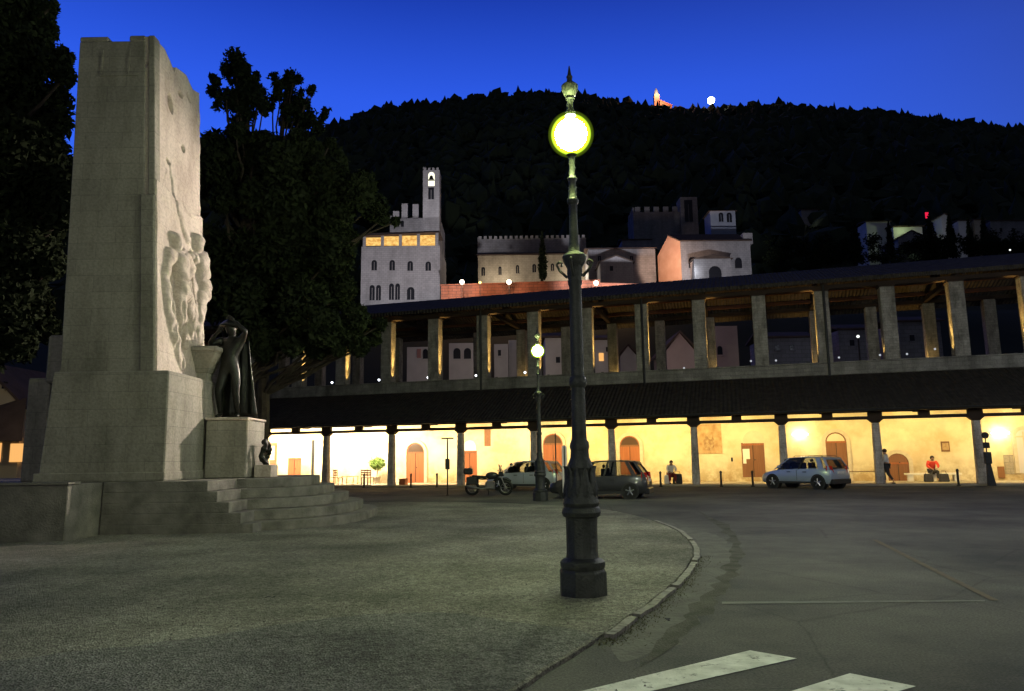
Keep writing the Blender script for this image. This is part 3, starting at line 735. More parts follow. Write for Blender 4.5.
# back wall
L().box(SMIN, SMAX, yb(DB), yb(DB)+.6, 0, 5.2).build('portico_wall', m_plaster, lo)
zs0 = onf(703, 383, DB)[1]-.5; zsill = onf(961, 356, DB)[1]; zsill2 = onf(484, 378, DB)[1]
zsill = (zsill+zsill2)/2
print('zr1', zr1, 'sill', zsill, zsill2)
L().box(SMIN, SMAX, yb(DB)-.003, yb(DB)+.75, 5.2, zsill-.08).build('parapet', m_wallst, lo)
L().box(SMIN, SMAX, yb(DB)-.06, yb(DB)+.82, zsill-.08, zsill).build('parapet_sill', m_wallst, lo, bevel=.015)
L().box(SMIN, SMAX, yb(DB)-.08, yb(DB)+.2, zr1+.17, zr1+.30).build('string_course', m_wallst, lo)
ztop = onf(703, 300, DB)[1]
ztop = (ztop+onf(961, 280, DB)[1])/2
print('ztop', ztop, onf(484, 317, DB)[1])
for k in range(-6, 14):
    s = s_u0+SU*k
    L().box(s-.39, s+.39, yb(DB)+.02, yb(DB)+.80, zsill, ztop).build('pillar', m_pstone, lo, bevel=.03)
    L().box(s-.45, s+.45, yb(DB)+.0, yb(DB)+.82, ztop, ztop+.12).build('pillar_cap', m_wood, lo)
for k in range(-6, 14):
    s = s_u0+SU*k+.4
    L().box(s-.35, s+.35, yb(DB)+8.0, yb(DB)+8.7, 5.9, ztop+.3).build('rear_pillar', m_pstone, lo, bevel=.03)
L().box(SMIN, SMAX, yb(DB)+.77, yb(DB)+8.9, 5.7, 6.0).build('gallery_floor', m_floor, lo)
L().box(SMIN, SMAX, yb(DB)+8.0, yb(DB)+8.72, 0, 6.75).build('rear_wall', m_wallst, lo)
L().box(SMIN, SMAX, yb(DB)+.15, yb(DB)+.65, ztop+.12, ztop+.36).build('lintel_beam', m_wood, lo)
L().box(SMIN, SMAX, yb(DB)+8.1, yb(DB)+8.6, ztop+.3, ztop+.55).build('lintel_beam', m_wood, lo)
# main roof
ye, yr, yq = yb(DB)-1.15, yb(DB)+4.4, yb(DB)+9.9
zE = ztop+.22
px_e = onf(703, 283, DB-1.15)[1]
zR = onf(780, 272, DB+4.4)[1]
zR = (zR+onf(560, 290, DB+4.4)[1])/2
print('zE', zE, px_e, 'ridge', zR)
L().prism([(ye, zE), (yr, zR-.22), (yq, zE), (yq, zE+.22), (yr, zR), (ye, zE+.22)], SMIN-.4, SMAX, 'x').build('main_roof', m_tile, lo)
L().box(SMIN-.4, SMAX, ye-.09, ye-.003, zE-.03, zE+.20).build('gutter', m_tiled, lo)  # dark strip added to cover the uplit eave face
slp = (zR-.22-zE)/(yr-ye)
for i in range(6):
    yy = yb(DB)+.9+i*1.35
    zz = zE+slp*(yy-ye) if yy < yr else zE+slp*(yq-yy)
    L().box(SMIN, SMAX, yy-.09, yy+.09, zz-.24, zz-.02).build('purlin', m_rafter, lo)
for k in range(-6, 14):
    s = s_u0+SU*k+.2
    if k % 2 == 0:
        b = L(); b.box(s-.13, s+.13, yb(DB)+.3, yb(DB)+8.5, ztop+.36, ztop+.62)
        b.prism([(ye+.3, zE-.16+slp*.3), (yr, zR-.40), (yr, zR-.24), (ye+.3, zE+slp*.3-.01)], s-.08, s+.08, 'x')
        b.prism([(yq-.3, zE-.16+slp*.3), (yr, zR-.40), (yr, zR-.24), (yq-.3, zE+slp*.3-.01)], s-.08, s+.08, 'x')
        b.box(s-.1, s+.1, yr-.1, yr+.1, ztop+.62, zR-.3)
        b.build('roof_truss', m_wood, lo)
# gallery uplights on each pillar jamb
YEL = (1.0, .62, .16)
m_lens = glow('small cool lamp lens', (.9, .95, 1.0), 7)
kfoot = [k for k in range(-6, 14)]
def wl(x, D, z): return ORG + E*x + N*(D-DL) + Vector((0, 0, z))
for k in kfoot:
    s = s_u0+SU*k
    mid = onf(734, 330, DB)[0]
    side = 1 if s < mid-1.0 else -1
    if -2 <= k <= 12 and not (7 <= k <= 7):
        f = 1.0 if k < 10 else .8
        base = wl(s+side*.66, DB+.30, zsill+.08); top_ = wl(s+side*.39, DB+.30, zsill+3.0)
        light('gallery_uplight', 'SPOT', base, 2600*f, YEL, .02, aim=top_, cone=25, blend=1.0)
        light('gallery_uplight', 'SPOT', base, 170*f, YEL, .03, aim=base+Vector((0, 0, 1.2))-E*side*.27, cone=56, blend=1.0)
    if -3 <= k <= 12:
        fx = L(); sx_ = s+side*.96
        fx.box(sx_-.07, sx_+.07, yb(DB)+.10, yb(DB)+.26, zsill+.001, zsill+.05)
        fx.build('uplight_housing', m_darkmetal, lo)
    if k % 2 == 0 and k > 1 and k < 12:
        b2 = wl(s+.4+side*.6, DB+7.9, 6.9)
        light('rear_uplight', 'SPOT', b2, 260, YEL, .03, aim=b2+Vector((0, 0, 1))-E*side*.13, cone=88, blend=.8)
for k in range(3, 8):
    q = wl(s_u0+SU*(k+.5), DB+3.6, 6.2); light('purlin_fill', 'SPOT', q, 26, (1.0, .36, .16), .05, aim=q+Vector((0, 0, 1)), cone=120, blend=.9)  # red fill added for the purlins, no fitting on the floor
# white bulbs along the sill
m_bulb = glow('white bulb', (.85, .92, 1.0), 6); m_bulb2 = glow('faint bulb', (.7, .75, .8), .7)
for (x, y, st_) in ((289, 383.5, 1), (332, 382.5, 1), (379, 380, 1), (428, 377.5, 1), (476, 375.5, 1), (525, 372.5, 1), (684, 368, 0), (751, 361, 0), (776, 360.5, 0), (839, 357.5, 0), (880, 355, 0), (907, 354, 0), (935, 349, 0)):
    s, z = onf(x, y, DB+.3); z = max(z, zsill+.08)
    L().ball((s, yb(DB)+.3, z), .075 if st_ else .06, 10, 6).build('sill_bulb', m_bulb if st_ else m_bulb2, lo, 'all')
# downpipes
for x in (481, 642.5, 826):
    s, _ = onf(x, 330, DB)
    d = L().tube([(s, yb(DB)-.10, zE+.1), (s, yb(DB)-.10, zr1+.1)], .075, 8); d.build('downpipe', m_darkmetal, lo, 1)
# portico lamps: small shades under the roof, washing the wall
m_tube = glow('warm tube lamp', (1.0, .86, .55), 14)
PW = (1.0, .72, .27)
for k in range(-3, 10):
    s = s_l0+SL*(k+.5)
    P = {-3: 2000, -2: 2800, -1: 3200, 0: 2700, 1: 1450, 2: 1150, 3: 1050, 4: 1000, 5: 700, 6: 640, 7: 640, 8: 700, 9: 750}[k]*1.0
    col = (1.0, .80, .50) if k <= 0 else ((1.0, .75, .40) if k <= 2 else PW)
    p = wl(s, DL+1.25, zbeam0+.25)
    light('portico_washer', 'SPOT', p, P, col, .12, aim=wl(s, DB, 1.0), cone=150, blend=.7)
    L().box(s-.25, s+.25, 1.15, 1.3, zbeam0+.38, zbeam0+.48).build('portico_lamp', m_darkmetal, lo)
for (x, y) in ((800, 434.5), (1000, 433)):
    s, z = onf(x, y, DB-.12)
    L().tube([(s-.42, yb(DB)-.16, z), (s+.42, yb(DB)-.16, z)], .06, 8).build('wall_tube_lamp', m_tube, lo)
    light('wall_lamp', 'POINT', wl(s, DB-.30, z), 36 if x < 900 else 60, (1, .86, .55), .15)
# doors and wall features; px box on the back wall
def wbox(x0, y0_, x1, y1_, D=DB):
    a = onf(x0, y0_, D); b = onf(x1, y1_, D); return min(a[0], b[0]), max(a[0], b[0]), min(a[1], b[1]), max(a[1], b[1])
def door(x0, yt, x1, yb_, m, arched=True, surround=True, name='door', label=None, leafs=2, z0=.1, fan=None):
    s0, s1, z_, z1 = wbox(x0, yt, x1, yb_); w_ = s1-s0; c = (s0+s1)/2; f = yb(DB)
    zb_ = z0; h = z1-zb_
    out = arch(c, zb_, w_, h) if arched else [(s0, zb_), (s1, zb_), (s1, z1), (s0, z1)]
    d = L().prism(out, f-.03, f+.01).build(name, m, lo)
    if label: d['label'] = label
    if leafs == 2: L().box(c-.012, c+.012, f-.05, f-.029, zb_, z1-(w_/2 if arched else .02)).build('door_gap', m_black, d)
    zz = z1-(w_/2 if arched else .1)
    L().box(s0+.02, s1-.02, f-.065, f-.028, zz-.05, zz+.05).build('transom', m_doord if m is m_door else m_door, d)
    L().ball((c+.09, f-.06, zb_+1.0), .035, 8, 6).build('handle', m_darkmetal, d)
    if arched and fan is not None:
        L().prism(arch(c, zz+.06, w_-.14, w_/2-.13), f-.045, f-.02).build('fanlight', fan, d)
    if surround:
        n = 14; r0, r1 = w_/2+.002, w_/2+.20; g = L()
        if arched:
            ins = [(c+r0*math.cos(math.pi*i/n), z1-w_/2+r0*math.sin(math.pi*i/n)) for i in range(n+1)]
            ous = [(c+r1*math.cos(math.pi*i/n), z1-w_/2+r1*math.sin(math.pi*i/n)) for i in range(n+1)]
            for i in range(n): g.prism([ins[i], ous[i], ous[i+1], ins[i+1]], f-.10, f+.005)
            zt_ = z1-w_/2
        else:
            zt_ = z1; g.box(s0-.18, s1+.18, f-.10, f+.005, z1, z1+.18)
        if zt_ > zb_+.05:
            g.box(s0-.20, s0-.002, f-.10, f+.005, zb_, zt_); g.box(s1+.002, s1+.20, f-.10, f+.005, zb_, zt_)
        g.build('door_surround', m_surr, lo)
m_fan = mat('fanlight glass', (.07, .04, .025), rough=.3)
m_lun = mat('plastered lunette', (.62, .52, .36), (.7, .6, .45), 3, .9)
door(288.5, 458, 300.5, 480, m_door, False, False)
door(407, 443, 424.5, 483, m_door, fan=m_fan)
door(463, 451, 477, 480, m_door, False, False, label='plain orange door beneath a white lunette')
door(543, 434, 564, 486, m_door, fan=m_fan)
door(619.5, 436, 641, 480, m_door, fan=m_fan)
door(741, 443, 766, 478, m_doord, False, False, label='brown door with white papers pinned to it', z0=.35)
door(824.5, 432.5, 849, 477, m_doord, fan=m_lun)
door(886, 453.5, 910, 478, m_doord, surround=True, label='low broad brown arched door')
def slab(name, x0, y0_, x1, y1_, m, t=.04, off=0, arched=False):
    s0, s1, z0, z1 = wbox(x0, y0_, x1, y1_); f = yb(DB)
    if arched: return L().prism(arch((s0+s1)/2, z0, s1-s0, z1-z0), f-t-off, f-off).build(name, m, lo)
    return L().box(s0, s1, f-t-off, f-off, z0, z1).build(name, m, lo)
slab('lunette', 742, 431, 765, 443, m_lun, .05, 0, True)
slab('lunette', 463.5, 440.5, 476.5, 450.5, mat('white lunette', (.85, .83, .78)), .05, 0, True)
m_fresco = mat('faded fresco', (.34, .19, .085), (.60, .43, .24), 2.2, .9)
slab('fresco', 696.5, 424.5, 722.5, 453.5, m_fresco, .03)
s0, s1, z0, z1 = wbox(703, 434, 715, 451)
fr_ = L(); fr_.prism([((s0+s1)/2+(s1-s0)*.5*math.cos(a), (z0+z1)/2+(z1-z0)*.5*math.sin(a)) for a in [2*math.pi*i/20 for i in range(20)]], yb(DB)-.035, yb(DB)-.02)
fr_.build('fresco_medallion', mat('fresco medallion', (.22, .11, .05), (.50, .36, .20), 6, .9), lo)
m_brown = mat('brown board', (.20, .09, .04), (.26, .12, .06), 4, .7)
slab('hanging_banner', 484.5, 429, 490.5, 446, m_brown, .05)
slab('paper', 742.5, 449, 750, 459, m_paper, .01, .034); slab('paper', 743, 458.8, 746.5, 463.5, m_paper, .01, .034)
m_frame = mat('picture frame wood', (.16, .08, .04)); m_pic = mat('plaque print', (.30, .19, .09), (.46, .32, .18), 9)
slab('wall_plaque', 940.5, 441.5, 950, 451.5, m_frame, .04); slab('plaque_print', 941.8, 443, 948.8, 450, m_pic, .01, .041)
slab('intercom', 731, 457.5, 733, 461.5, m_darkmetal, .03)
m_pane = mat('pale window glass', (.62, .58, .60), rough=.25)
slab('arched_window', 1014.5, 430, 1035, 473, m_pane, .03, 0, True)
s0, s1, z0, z1 = wbox(1014.5, 430, 1035, 473); n = 12; c = (s0+s1)/2; w_ = s1-s0; g = L()
for i in range(n):
    A = [(c+r*math.cos(math.pi*q/n), z1-w_/2+r*math.sin(math.pi*q/n)) for q in (i, i+1) for r in (w_/2, w_/2+.18)]
    g.prism([A[0], A[1], A[3], A[2]], yb(DB)-.10, yb(DB)+.005)
g.box(s0-.18, s0, yb(DB)-.10, yb(DB)+.005, z0, z1-w_/2); g.box(s1, s1+.18, yb(DB)-.10, yb(DB)+.005, z0, z1-w_/2)
g.box(c-.03, c+.03, yb(DB)-.06, yb(DB)-.031, z0, z1-.1); g.box(s0, s1, yb(DB)-.06, yb(DB)-.031, z1-w_/2-.04, z1-w_/2+.04)
g.build('window_frame', m_surr, lo)
slab('shop_panel', 271, 443, 276, 473, m_brown, .06); slab('shop_panel', 398.5, 433, 402, 446, m_surr, .05)
slab('stone_patch', 1003, 455, 1015, 474, m_stonebase, .02)
slab('notice_board', 997, 466.5, 1005, 478, m_brown, .05)
slab('shop_sign', 268, 446, 275, 460, m_surr, .10)
slab('window_shutter', 312.3, 440, 313.6, 480, m_darkmetal, .05)
# ------------------------------------------------------------------ small things in the portico
def fpt(x, D, z=.1): s = onf(x, 478, D)[0]; return E*s+N*D+Vector((0, 0, z))
bd_xs = ((411, 0), (437, 0), (660.5, 0), (721, 0), (752.5, 0), (958, 0), (364, 0))
for i, (x, _) in enumerate(bd_xs):
    t = thing('bollard', 'b', 'bollard', fpt(x, DL-.65, 0), 0, 'low dark bollards along the portico edge')
    MB().lathe([(.055, 0), (.055, .70), (.07, .72), (.07, .76), (.05, .80), (.02, .83)], n=10).build('post', m_darkmetal, t, 1)
    MB().lathe([(.10, 0), (.10, .04), (.06, .06)], n=10).build('foot', m_darkmetal, t, 1)
    t['label'] = ['low dark bollard in front of the leftmost arched orange door', 'low dark bollard between two portico columns left of the motorcycle',
                  'low dark bollard beside the seated person in pale clothes', 'low dark bollard below the right edge of the faded fresco', 'low dark bollard in front of the door with papers',
                  'low dark bollard right of the person in red', 'low dark bollard near the dark portico chairs'][i]
def bench(name, label, pos, rz, Lg, m, w_=.45, h=.45, back=False, grp=None):
    t = thing(name, label, 'bench', pos, rz, grp)
    for y in (-.15, 0, .15): MB().box(-Lg/2, Lg/2, y-.065, y+.065, h-.04, h).build('seat_slat', m, t, bevel=.005)
    for x in (-Lg/2+.18, Lg/2-.18):
        MB().box(x-.03, x+.03, -.2, .2, 0, .04).box(x-.03, x+.03, -.16, -.10, .04, h-.04).box(x-.03, x+.03, .10, .16, .04, h-.04).build('leg', m_darkmetal, t)
    if back:
        for z in (h+.17, h+.34): MB().box(-Lg/2, Lg/2, .24, .28, z-.05, z+.05).build('back_slat', m, t, bevel=.005)
        for x in (-Lg/2+.18, Lg/2-.18): MB().box(x-.02, x+.02, .20, .24, h-.1, h+.40).build('back_post', m_darkmetal, t)
    return t
m_bw = mat('varnished bench slat', (.40, .24, .12), (.50, .32, .17), 3, .5)
bench('bench', 'long slatted wooden bench behind the silver car in the portico', fpt(862, DL+1.0), -TH, 2.3, m_bw, back=False, h=.62)
m_wp = mat('white stone bench', (.72, .68, .6), (.8, .77, .7), 4, .7)
t = thing('stone_bench', 'low white stone bench where the person in red sits', 'bench', fpt(933, DL+3.3), -TH)
MB().box(-1.35, 1.35, -.25, .25, .34, .44).build('slab', m_wp, t, bevel=.01)
for x in (-1.1, 0, 1.1): MB().box(x-.12, x+.12, -.2, .2, 0, .34).build('leg', m_wp, t)
# people
m_skin = mat('skin', (.42, .25, .17), rough=.6); m_hair = mat('dark hair', (.03, .02, .015), rough=.8)
m_red = mat('red jacket', (.62, .045, .025), rough=.8); m_white = mat('white cloth', (.72, .70, .68), rough=.9); m_dk = mat('dark cloth', (.03, .03, .035), (.05, .05, .055), 6, .9)
m_rose = mat('dark red cloth', (.22, .03, .03), rough=.9)
def person(label, pos, rz, pose, top, legs, s=1.0, coat=None):
    t = thing('person', label, 'person', pos, rz)
    if pose == 'stand':
        J = dict(pelvis=(0, 0, .95), chest=(0, -.03, 1.32), neck=(0, -.04, 1.50), head=(0, -.08, 1.62),
                 shoulderl=(-.18, -.02, 1.42), elbowl=(-.23, -.05, 1.15), handl=(-.14, -.27, 1.10), shoulderr=(.18, -.02, 1.42), elbowr=(.23, -.02, 1.14), handr=(.15, -.26, 1.06),
                 hipl=(-.09, 0, .90), kneel=(-.10, -.20, .52), anklel=(-.10, -.14, .09), toel=(-.10, -.30, .04), hipr=(.09, 0, .90), kneer=(.10, .04, .49), ankler=(.10, .28, .13), toer=(.10, .20, .03))
    else:
        J = dict(pelvis=(0, .05, .52), chest=(0, -.08, .90), neck=(0, -.16, 1.06), head=(0, -.24, 1.16),
                 shoulderl=(-.18, -.12, 1.0), elbowl=(-.26, -.22, .76), handl=(-.12, -.42, .66), shoulderr=(.18, -.12, 1.0), elbowr=(.26, -.22, .76), handr=(.12, -.42, .66),
                 hipl=(-.09, .02, .50), kneel=(-.16, -.42, .50), anklel=(-.15, -.40, .09), toel=(-.16, -.55, .04), hipr=(.09, .02, .50), kneer=(.16, -.42, .50), ankler=(.15, -.36, .09), toer=(.16, -.51, .04))
    J = {k: tuple(c*s for c in v) for k, v in J.items()}
    body = skin_figure('body', human_chains(J, s), m_skin, t)
    V = {k: Vector(v) for k, v in J.items()}
    P = lambda k, r: (*V[k], r*s)
    ch = P('chest', .19)
    c = [[P('pelvis', .165), (*(V['pelvis']*.5+V['chest']*.5), .155*s), ch, (*(V['chest']*.45+V['neck']*.55), .11*s)]]
    for q in 'lr': c.append([ch, P('shoulder'+q, .095), P('elbow'+q, .065), (*(V['elbow'+q]*.25+V['hand'+q]*.75), .05*s)])
    skin_figure('jacket', c, top, t)
    c = [[P('pelvis', .155), P('hipl', .12), P('kneel', .082), (*(V['kneel']*.15+V['anklel']*.85), .062*s)], [P('pelvis', .155), P('hipr', .12), P('kneer', .082), (*(V['kneer']*.15+V['ankler']*.85), .062*s)]]
    skin_figure('trousers', c, legs, t)
    hd = V['head']; MB().ball((hd.x, hd.y+.025*s, hd.z+.035*s), .112*s, 14, 9, (.92, 1.0, 1.0)).build('hair', m_hair, t, 'all')
    f = MB(); f.ball((hd.x, hd.y-.10*s, hd.z-.005*s), .018*s, 8, 6)
    f.build('nose', m_skin, t, 'all')
    for q in 'lr':
        MB().ball((V['toe'+q].x, V['toe'+q].y+.05*s, V['toe'+q].z), .06*s, 10, 7, (.75, 1.9, .62)).build('shoe', m_dk, t, 'all')
    return t
person('person in red top sitting on a white bench against the ochre wall', fpt(933, DL+3.1), -TH, 'sit', m_red, m_dk, 1.05)
person('person walking past a column in white top and dark trousers', fpt(888, DL+.2), -TH-1.9, 'stand', m_white, m_dk, 1.0)
person('person seated low in pale clothes and dark red scarf beside a column', fpt(671, DL+1.0), -TH+.3, 'sit', m_white, m_rose, 1.0)
def bag(name, label, pos, rz, w_, d_, h, m):
    t = thing(name, label, 'bag', pos, rz)
    MB().hexa([(-w_/2, -d_/2, 0), (w_/2, -d_/2, 0), (w_/2, d_/2, 0), (-w_/2, d_/2, 0)], [(-w_*.42, -d_*.35, h), (w_*.42, -d_*.35, h), (w_*.42, d_*.35, h), (-w_*.42, d_*.35, h)]).build('sack', m, t, bevel=.04)
    MB().tube([(-w_*.25, 0, h), (-w_*.2, 0, h+.14), (w_*.2, 0, h+.14), (w_*.25, 0, h)], .015, 6).build('handle', m, t)
bag('bag', 'black bag on the floor left of the person in red', fpt(928.5, DL+2.5), -TH, .46, .28, .42, m_dk)
bag('bag', 'black bag on the floor right of the person in red', fpt(944, DL+2.6), -TH, .50, .28, .42, m_dk)
bag('bag', 'dark bundle beside the person in pale clothes', fpt(677.5, DL+.9), -TH, .55, .35, .55, m_dk)
bag('bag', 'white sack leaning left of the person in pale clothes', fpt(667, DL+.7), -TH, .32, .28, .5, m_white)
# café furniture at the left end
def chair(label, pos, rz, m):
    t = thing('chair', label, 'chair', pos, rz, 'cafe chairs in the portico')
    MB().box(-.22, .22, -.22, .22, .43, .47).build('seat', m, t, bevel=.01)
    for x in (-.2, .2):
        for y in (-.2, .2): MB().box(x-.018, x+.018, y-.018, y+.018, 0, .43).build('leg', m, t)
    b = MB()
    for z in (.62, .76, .90): b.box(-.2, .2, .19, .215, z-.04, z+.04)
    b.box(-.22, -.18, .19, .22, .47, .96); b.box(.18, .22, .19, .22, .47, .96)
    b.build('backrest', m, t)
m_chair = mat('dark red chair paint', (.16, .05, .035), rough=.5)
chair('dark chair just right of the first visible portico column', fpt(338, DL+.9), 1.2, m_chair)
chair('dark chair left of the pale cafe table', fpt(332, DL+1.9), -1.2, m_door)
chair('dark red slatted chair seen square on beside the green plant', fpt(369, DL+.5), 2.9, m_chair)
chair('second dark slatted chair close by the green plant', fpt(364.5, DL+1.0), .3, m_chair)
t = thing('cafe_table', 'low pale cafe table between the portico chairs', 'table', fpt(350, DL+1.5), -TH)
MB().box(-.45, .45, -.35, .35, .50, .54).build('table_top', m_bw, t, bevel=.01)
for x in (-.4, .4):
    for y in (-.3, .3): MB().box(x-.02, x+.02, y-.02, y+.02, 0, .50).build('leg', m_bw, t)
t = thing('crate', 'small orange box on the floor by the arched door', 'box', fpt(403.5, DL+.8), -TH)
MB().box(-.22, .22, -.2, .2, 0, .34).build('box', m_door, t, bevel=.01); MB().box(-.24, .24, -.22, .22, .34, .38).build('lid', m_door, t)
t = thing('potted_plant', 'round green bush in a pot near the back wall', 'plant', fpt(377, DL+3.0), 0)
MB().lathe([(.16, 0), (.24, .42), (.26, .44), (.22, .46)], n=14).build('pot', m_surr, t, 1)
MB().tube([(0, 0, .4), (.02, 0, .9), (0, 0, 1.3)], .03, 6).build('stem', m_bark, t)
m_pleaf = mat('light green plant leaf', (.16, .26, .06), (.24, .36, .10), 6, .6)
leaf_mesh('foliage', [(0, 0, 1.28)], [(.50, .45, .42)], 1500, .075, m_pleaf, t, shell=.3)
# posts
def post(name, label, cat, p, h, parts, r=.03):
    t = thing(name, label, cat, p, 0)
    MB().lathe([(r*2.2, 0), (r*2.2, .03), (r, .05), (r, h), (.005, h+.01)], n=10).build('pole', m_darkmetal, t, 1)
    for nm, fn in parts: fn().build(nm, m_darkmetal if nm != 'sign_panel' else m_wp, t, bevel=.005)
post('sign_post', 'thin dark pole with small dark box left of the motorcycle', 'post', gnd(447.5, 495.5, GZ), 2.55, [('meter_box', lambda: MB().box(-.10, .10, -.07, .07, 1.15, 1.62)), ('top_arm', lambda: MB().box(-.28, .28, -.03, .03, 2.50, 2.56))])
post('sign_post', 'thin bare dark pole behind the front lamp post', 'post', gnd(556.5, 492, GZ), 2.75, [], .028)
post('sign_post', 'short pole with narrow pale sign seen almost edge on beside the front lamp', 'sign', gnd(565.5, 502.5, GZ), 2.05, [('sign_panel', lambda: MB().box(-.09, .09, -.02, .02, .35, 2.02))], .03)
pp = fpt(989.5, DL-.55, 0)
t = thing('parking_post', 'pole with stacked dark signs and boxes right of the last column', 'sign', pp, -TH)
MB().tube([(0, 0, 0), (0, 0, 2.55)], .03, 8).build('pole', m_darkmetal, t, 1)
MB().lathe([(.16, -.02), (.16, .02)], (0, -.04, 2.42), 18, 'y').build('round_sign', m_darkmetal, t)
MB().box(-.14, .14, -.08, -.03, 1.80, 2.08).build('sign_plate', m_darkmetal, t)
MB().box(-.13, .15, -.16, .10, 1.05, 1.62).build('meter_box', m_dk, t, bevel=.02)
MB().hexa([(-.10, -.1, 0), (.24, -.1, 0), (.24, .1, 0), (-.10, .1, 0)], [(-.06, -.08, 1.05), (.10, -.08, 1.05), (.10, .08, 1.05), (-.06, .08, 1.05)]).build('stand', m_dk, t)
# ------------------------------------------------------------------ vehicles
def carpaint(name, c, metal=.35, rough=.3):
    m = mat(name, c, rough=rough, metal=metal, spec=.5); b = m.node_tree.nodes['Principled BSDF']
    b.inputs['Coat Weight'].default_value = .6; b.inputs['Coat Roughness'].default_value = .06; return m
def glassm():
    m = bpy.data.materials.new('car glass'); m.use_nodes = True; nt = m.node_tree; nt.nodes.clear()
    tr = nt.nodes.new('ShaderNodeBsdfTransparent'); tr.inputs[0].default_value = (.62, .66, .66, 1)
    gl = nt.nodes.new('ShaderNodeBsdfGlossy'); gl.inputs['Roughness'].default_value = .03; gl.inputs[0].default_value = (.9, .9, .9, 1)
    fr = nt.nodes.new('ShaderNodeFresnel'); fr.inputs[0].default_value = 1.5
    mx = nt.nodes.new('ShaderNodeMixShader'); o = nt.nodes.new('ShaderNodeOutputMaterial')
    nt.links.new(fr.outputs[0], mx.inputs[0]); nt.links.new(tr.outputs[0], mx.inputs[1]); nt.links.new(gl.outputs[0], mx.inputs[2]); nt.links.new(mx.outputs[0], o.inputs[0]); return m
m_cglass = glassm()
m_tail = mat('red tail lamp lens', (.45, .02, .015), rough=.2); m_head = mat('clear head lamp lens', (.7, .7, .7), rough=.1, metal=.4)
m_plastic = mat('black bumper plastic', (.025, .025, .027), rough=.6); m_plate = mat('white number plate', (.7, .7, .68), rough=.5)
m_seat = mat('dark seat cloth', (.02, .02, .022), rough=.9)
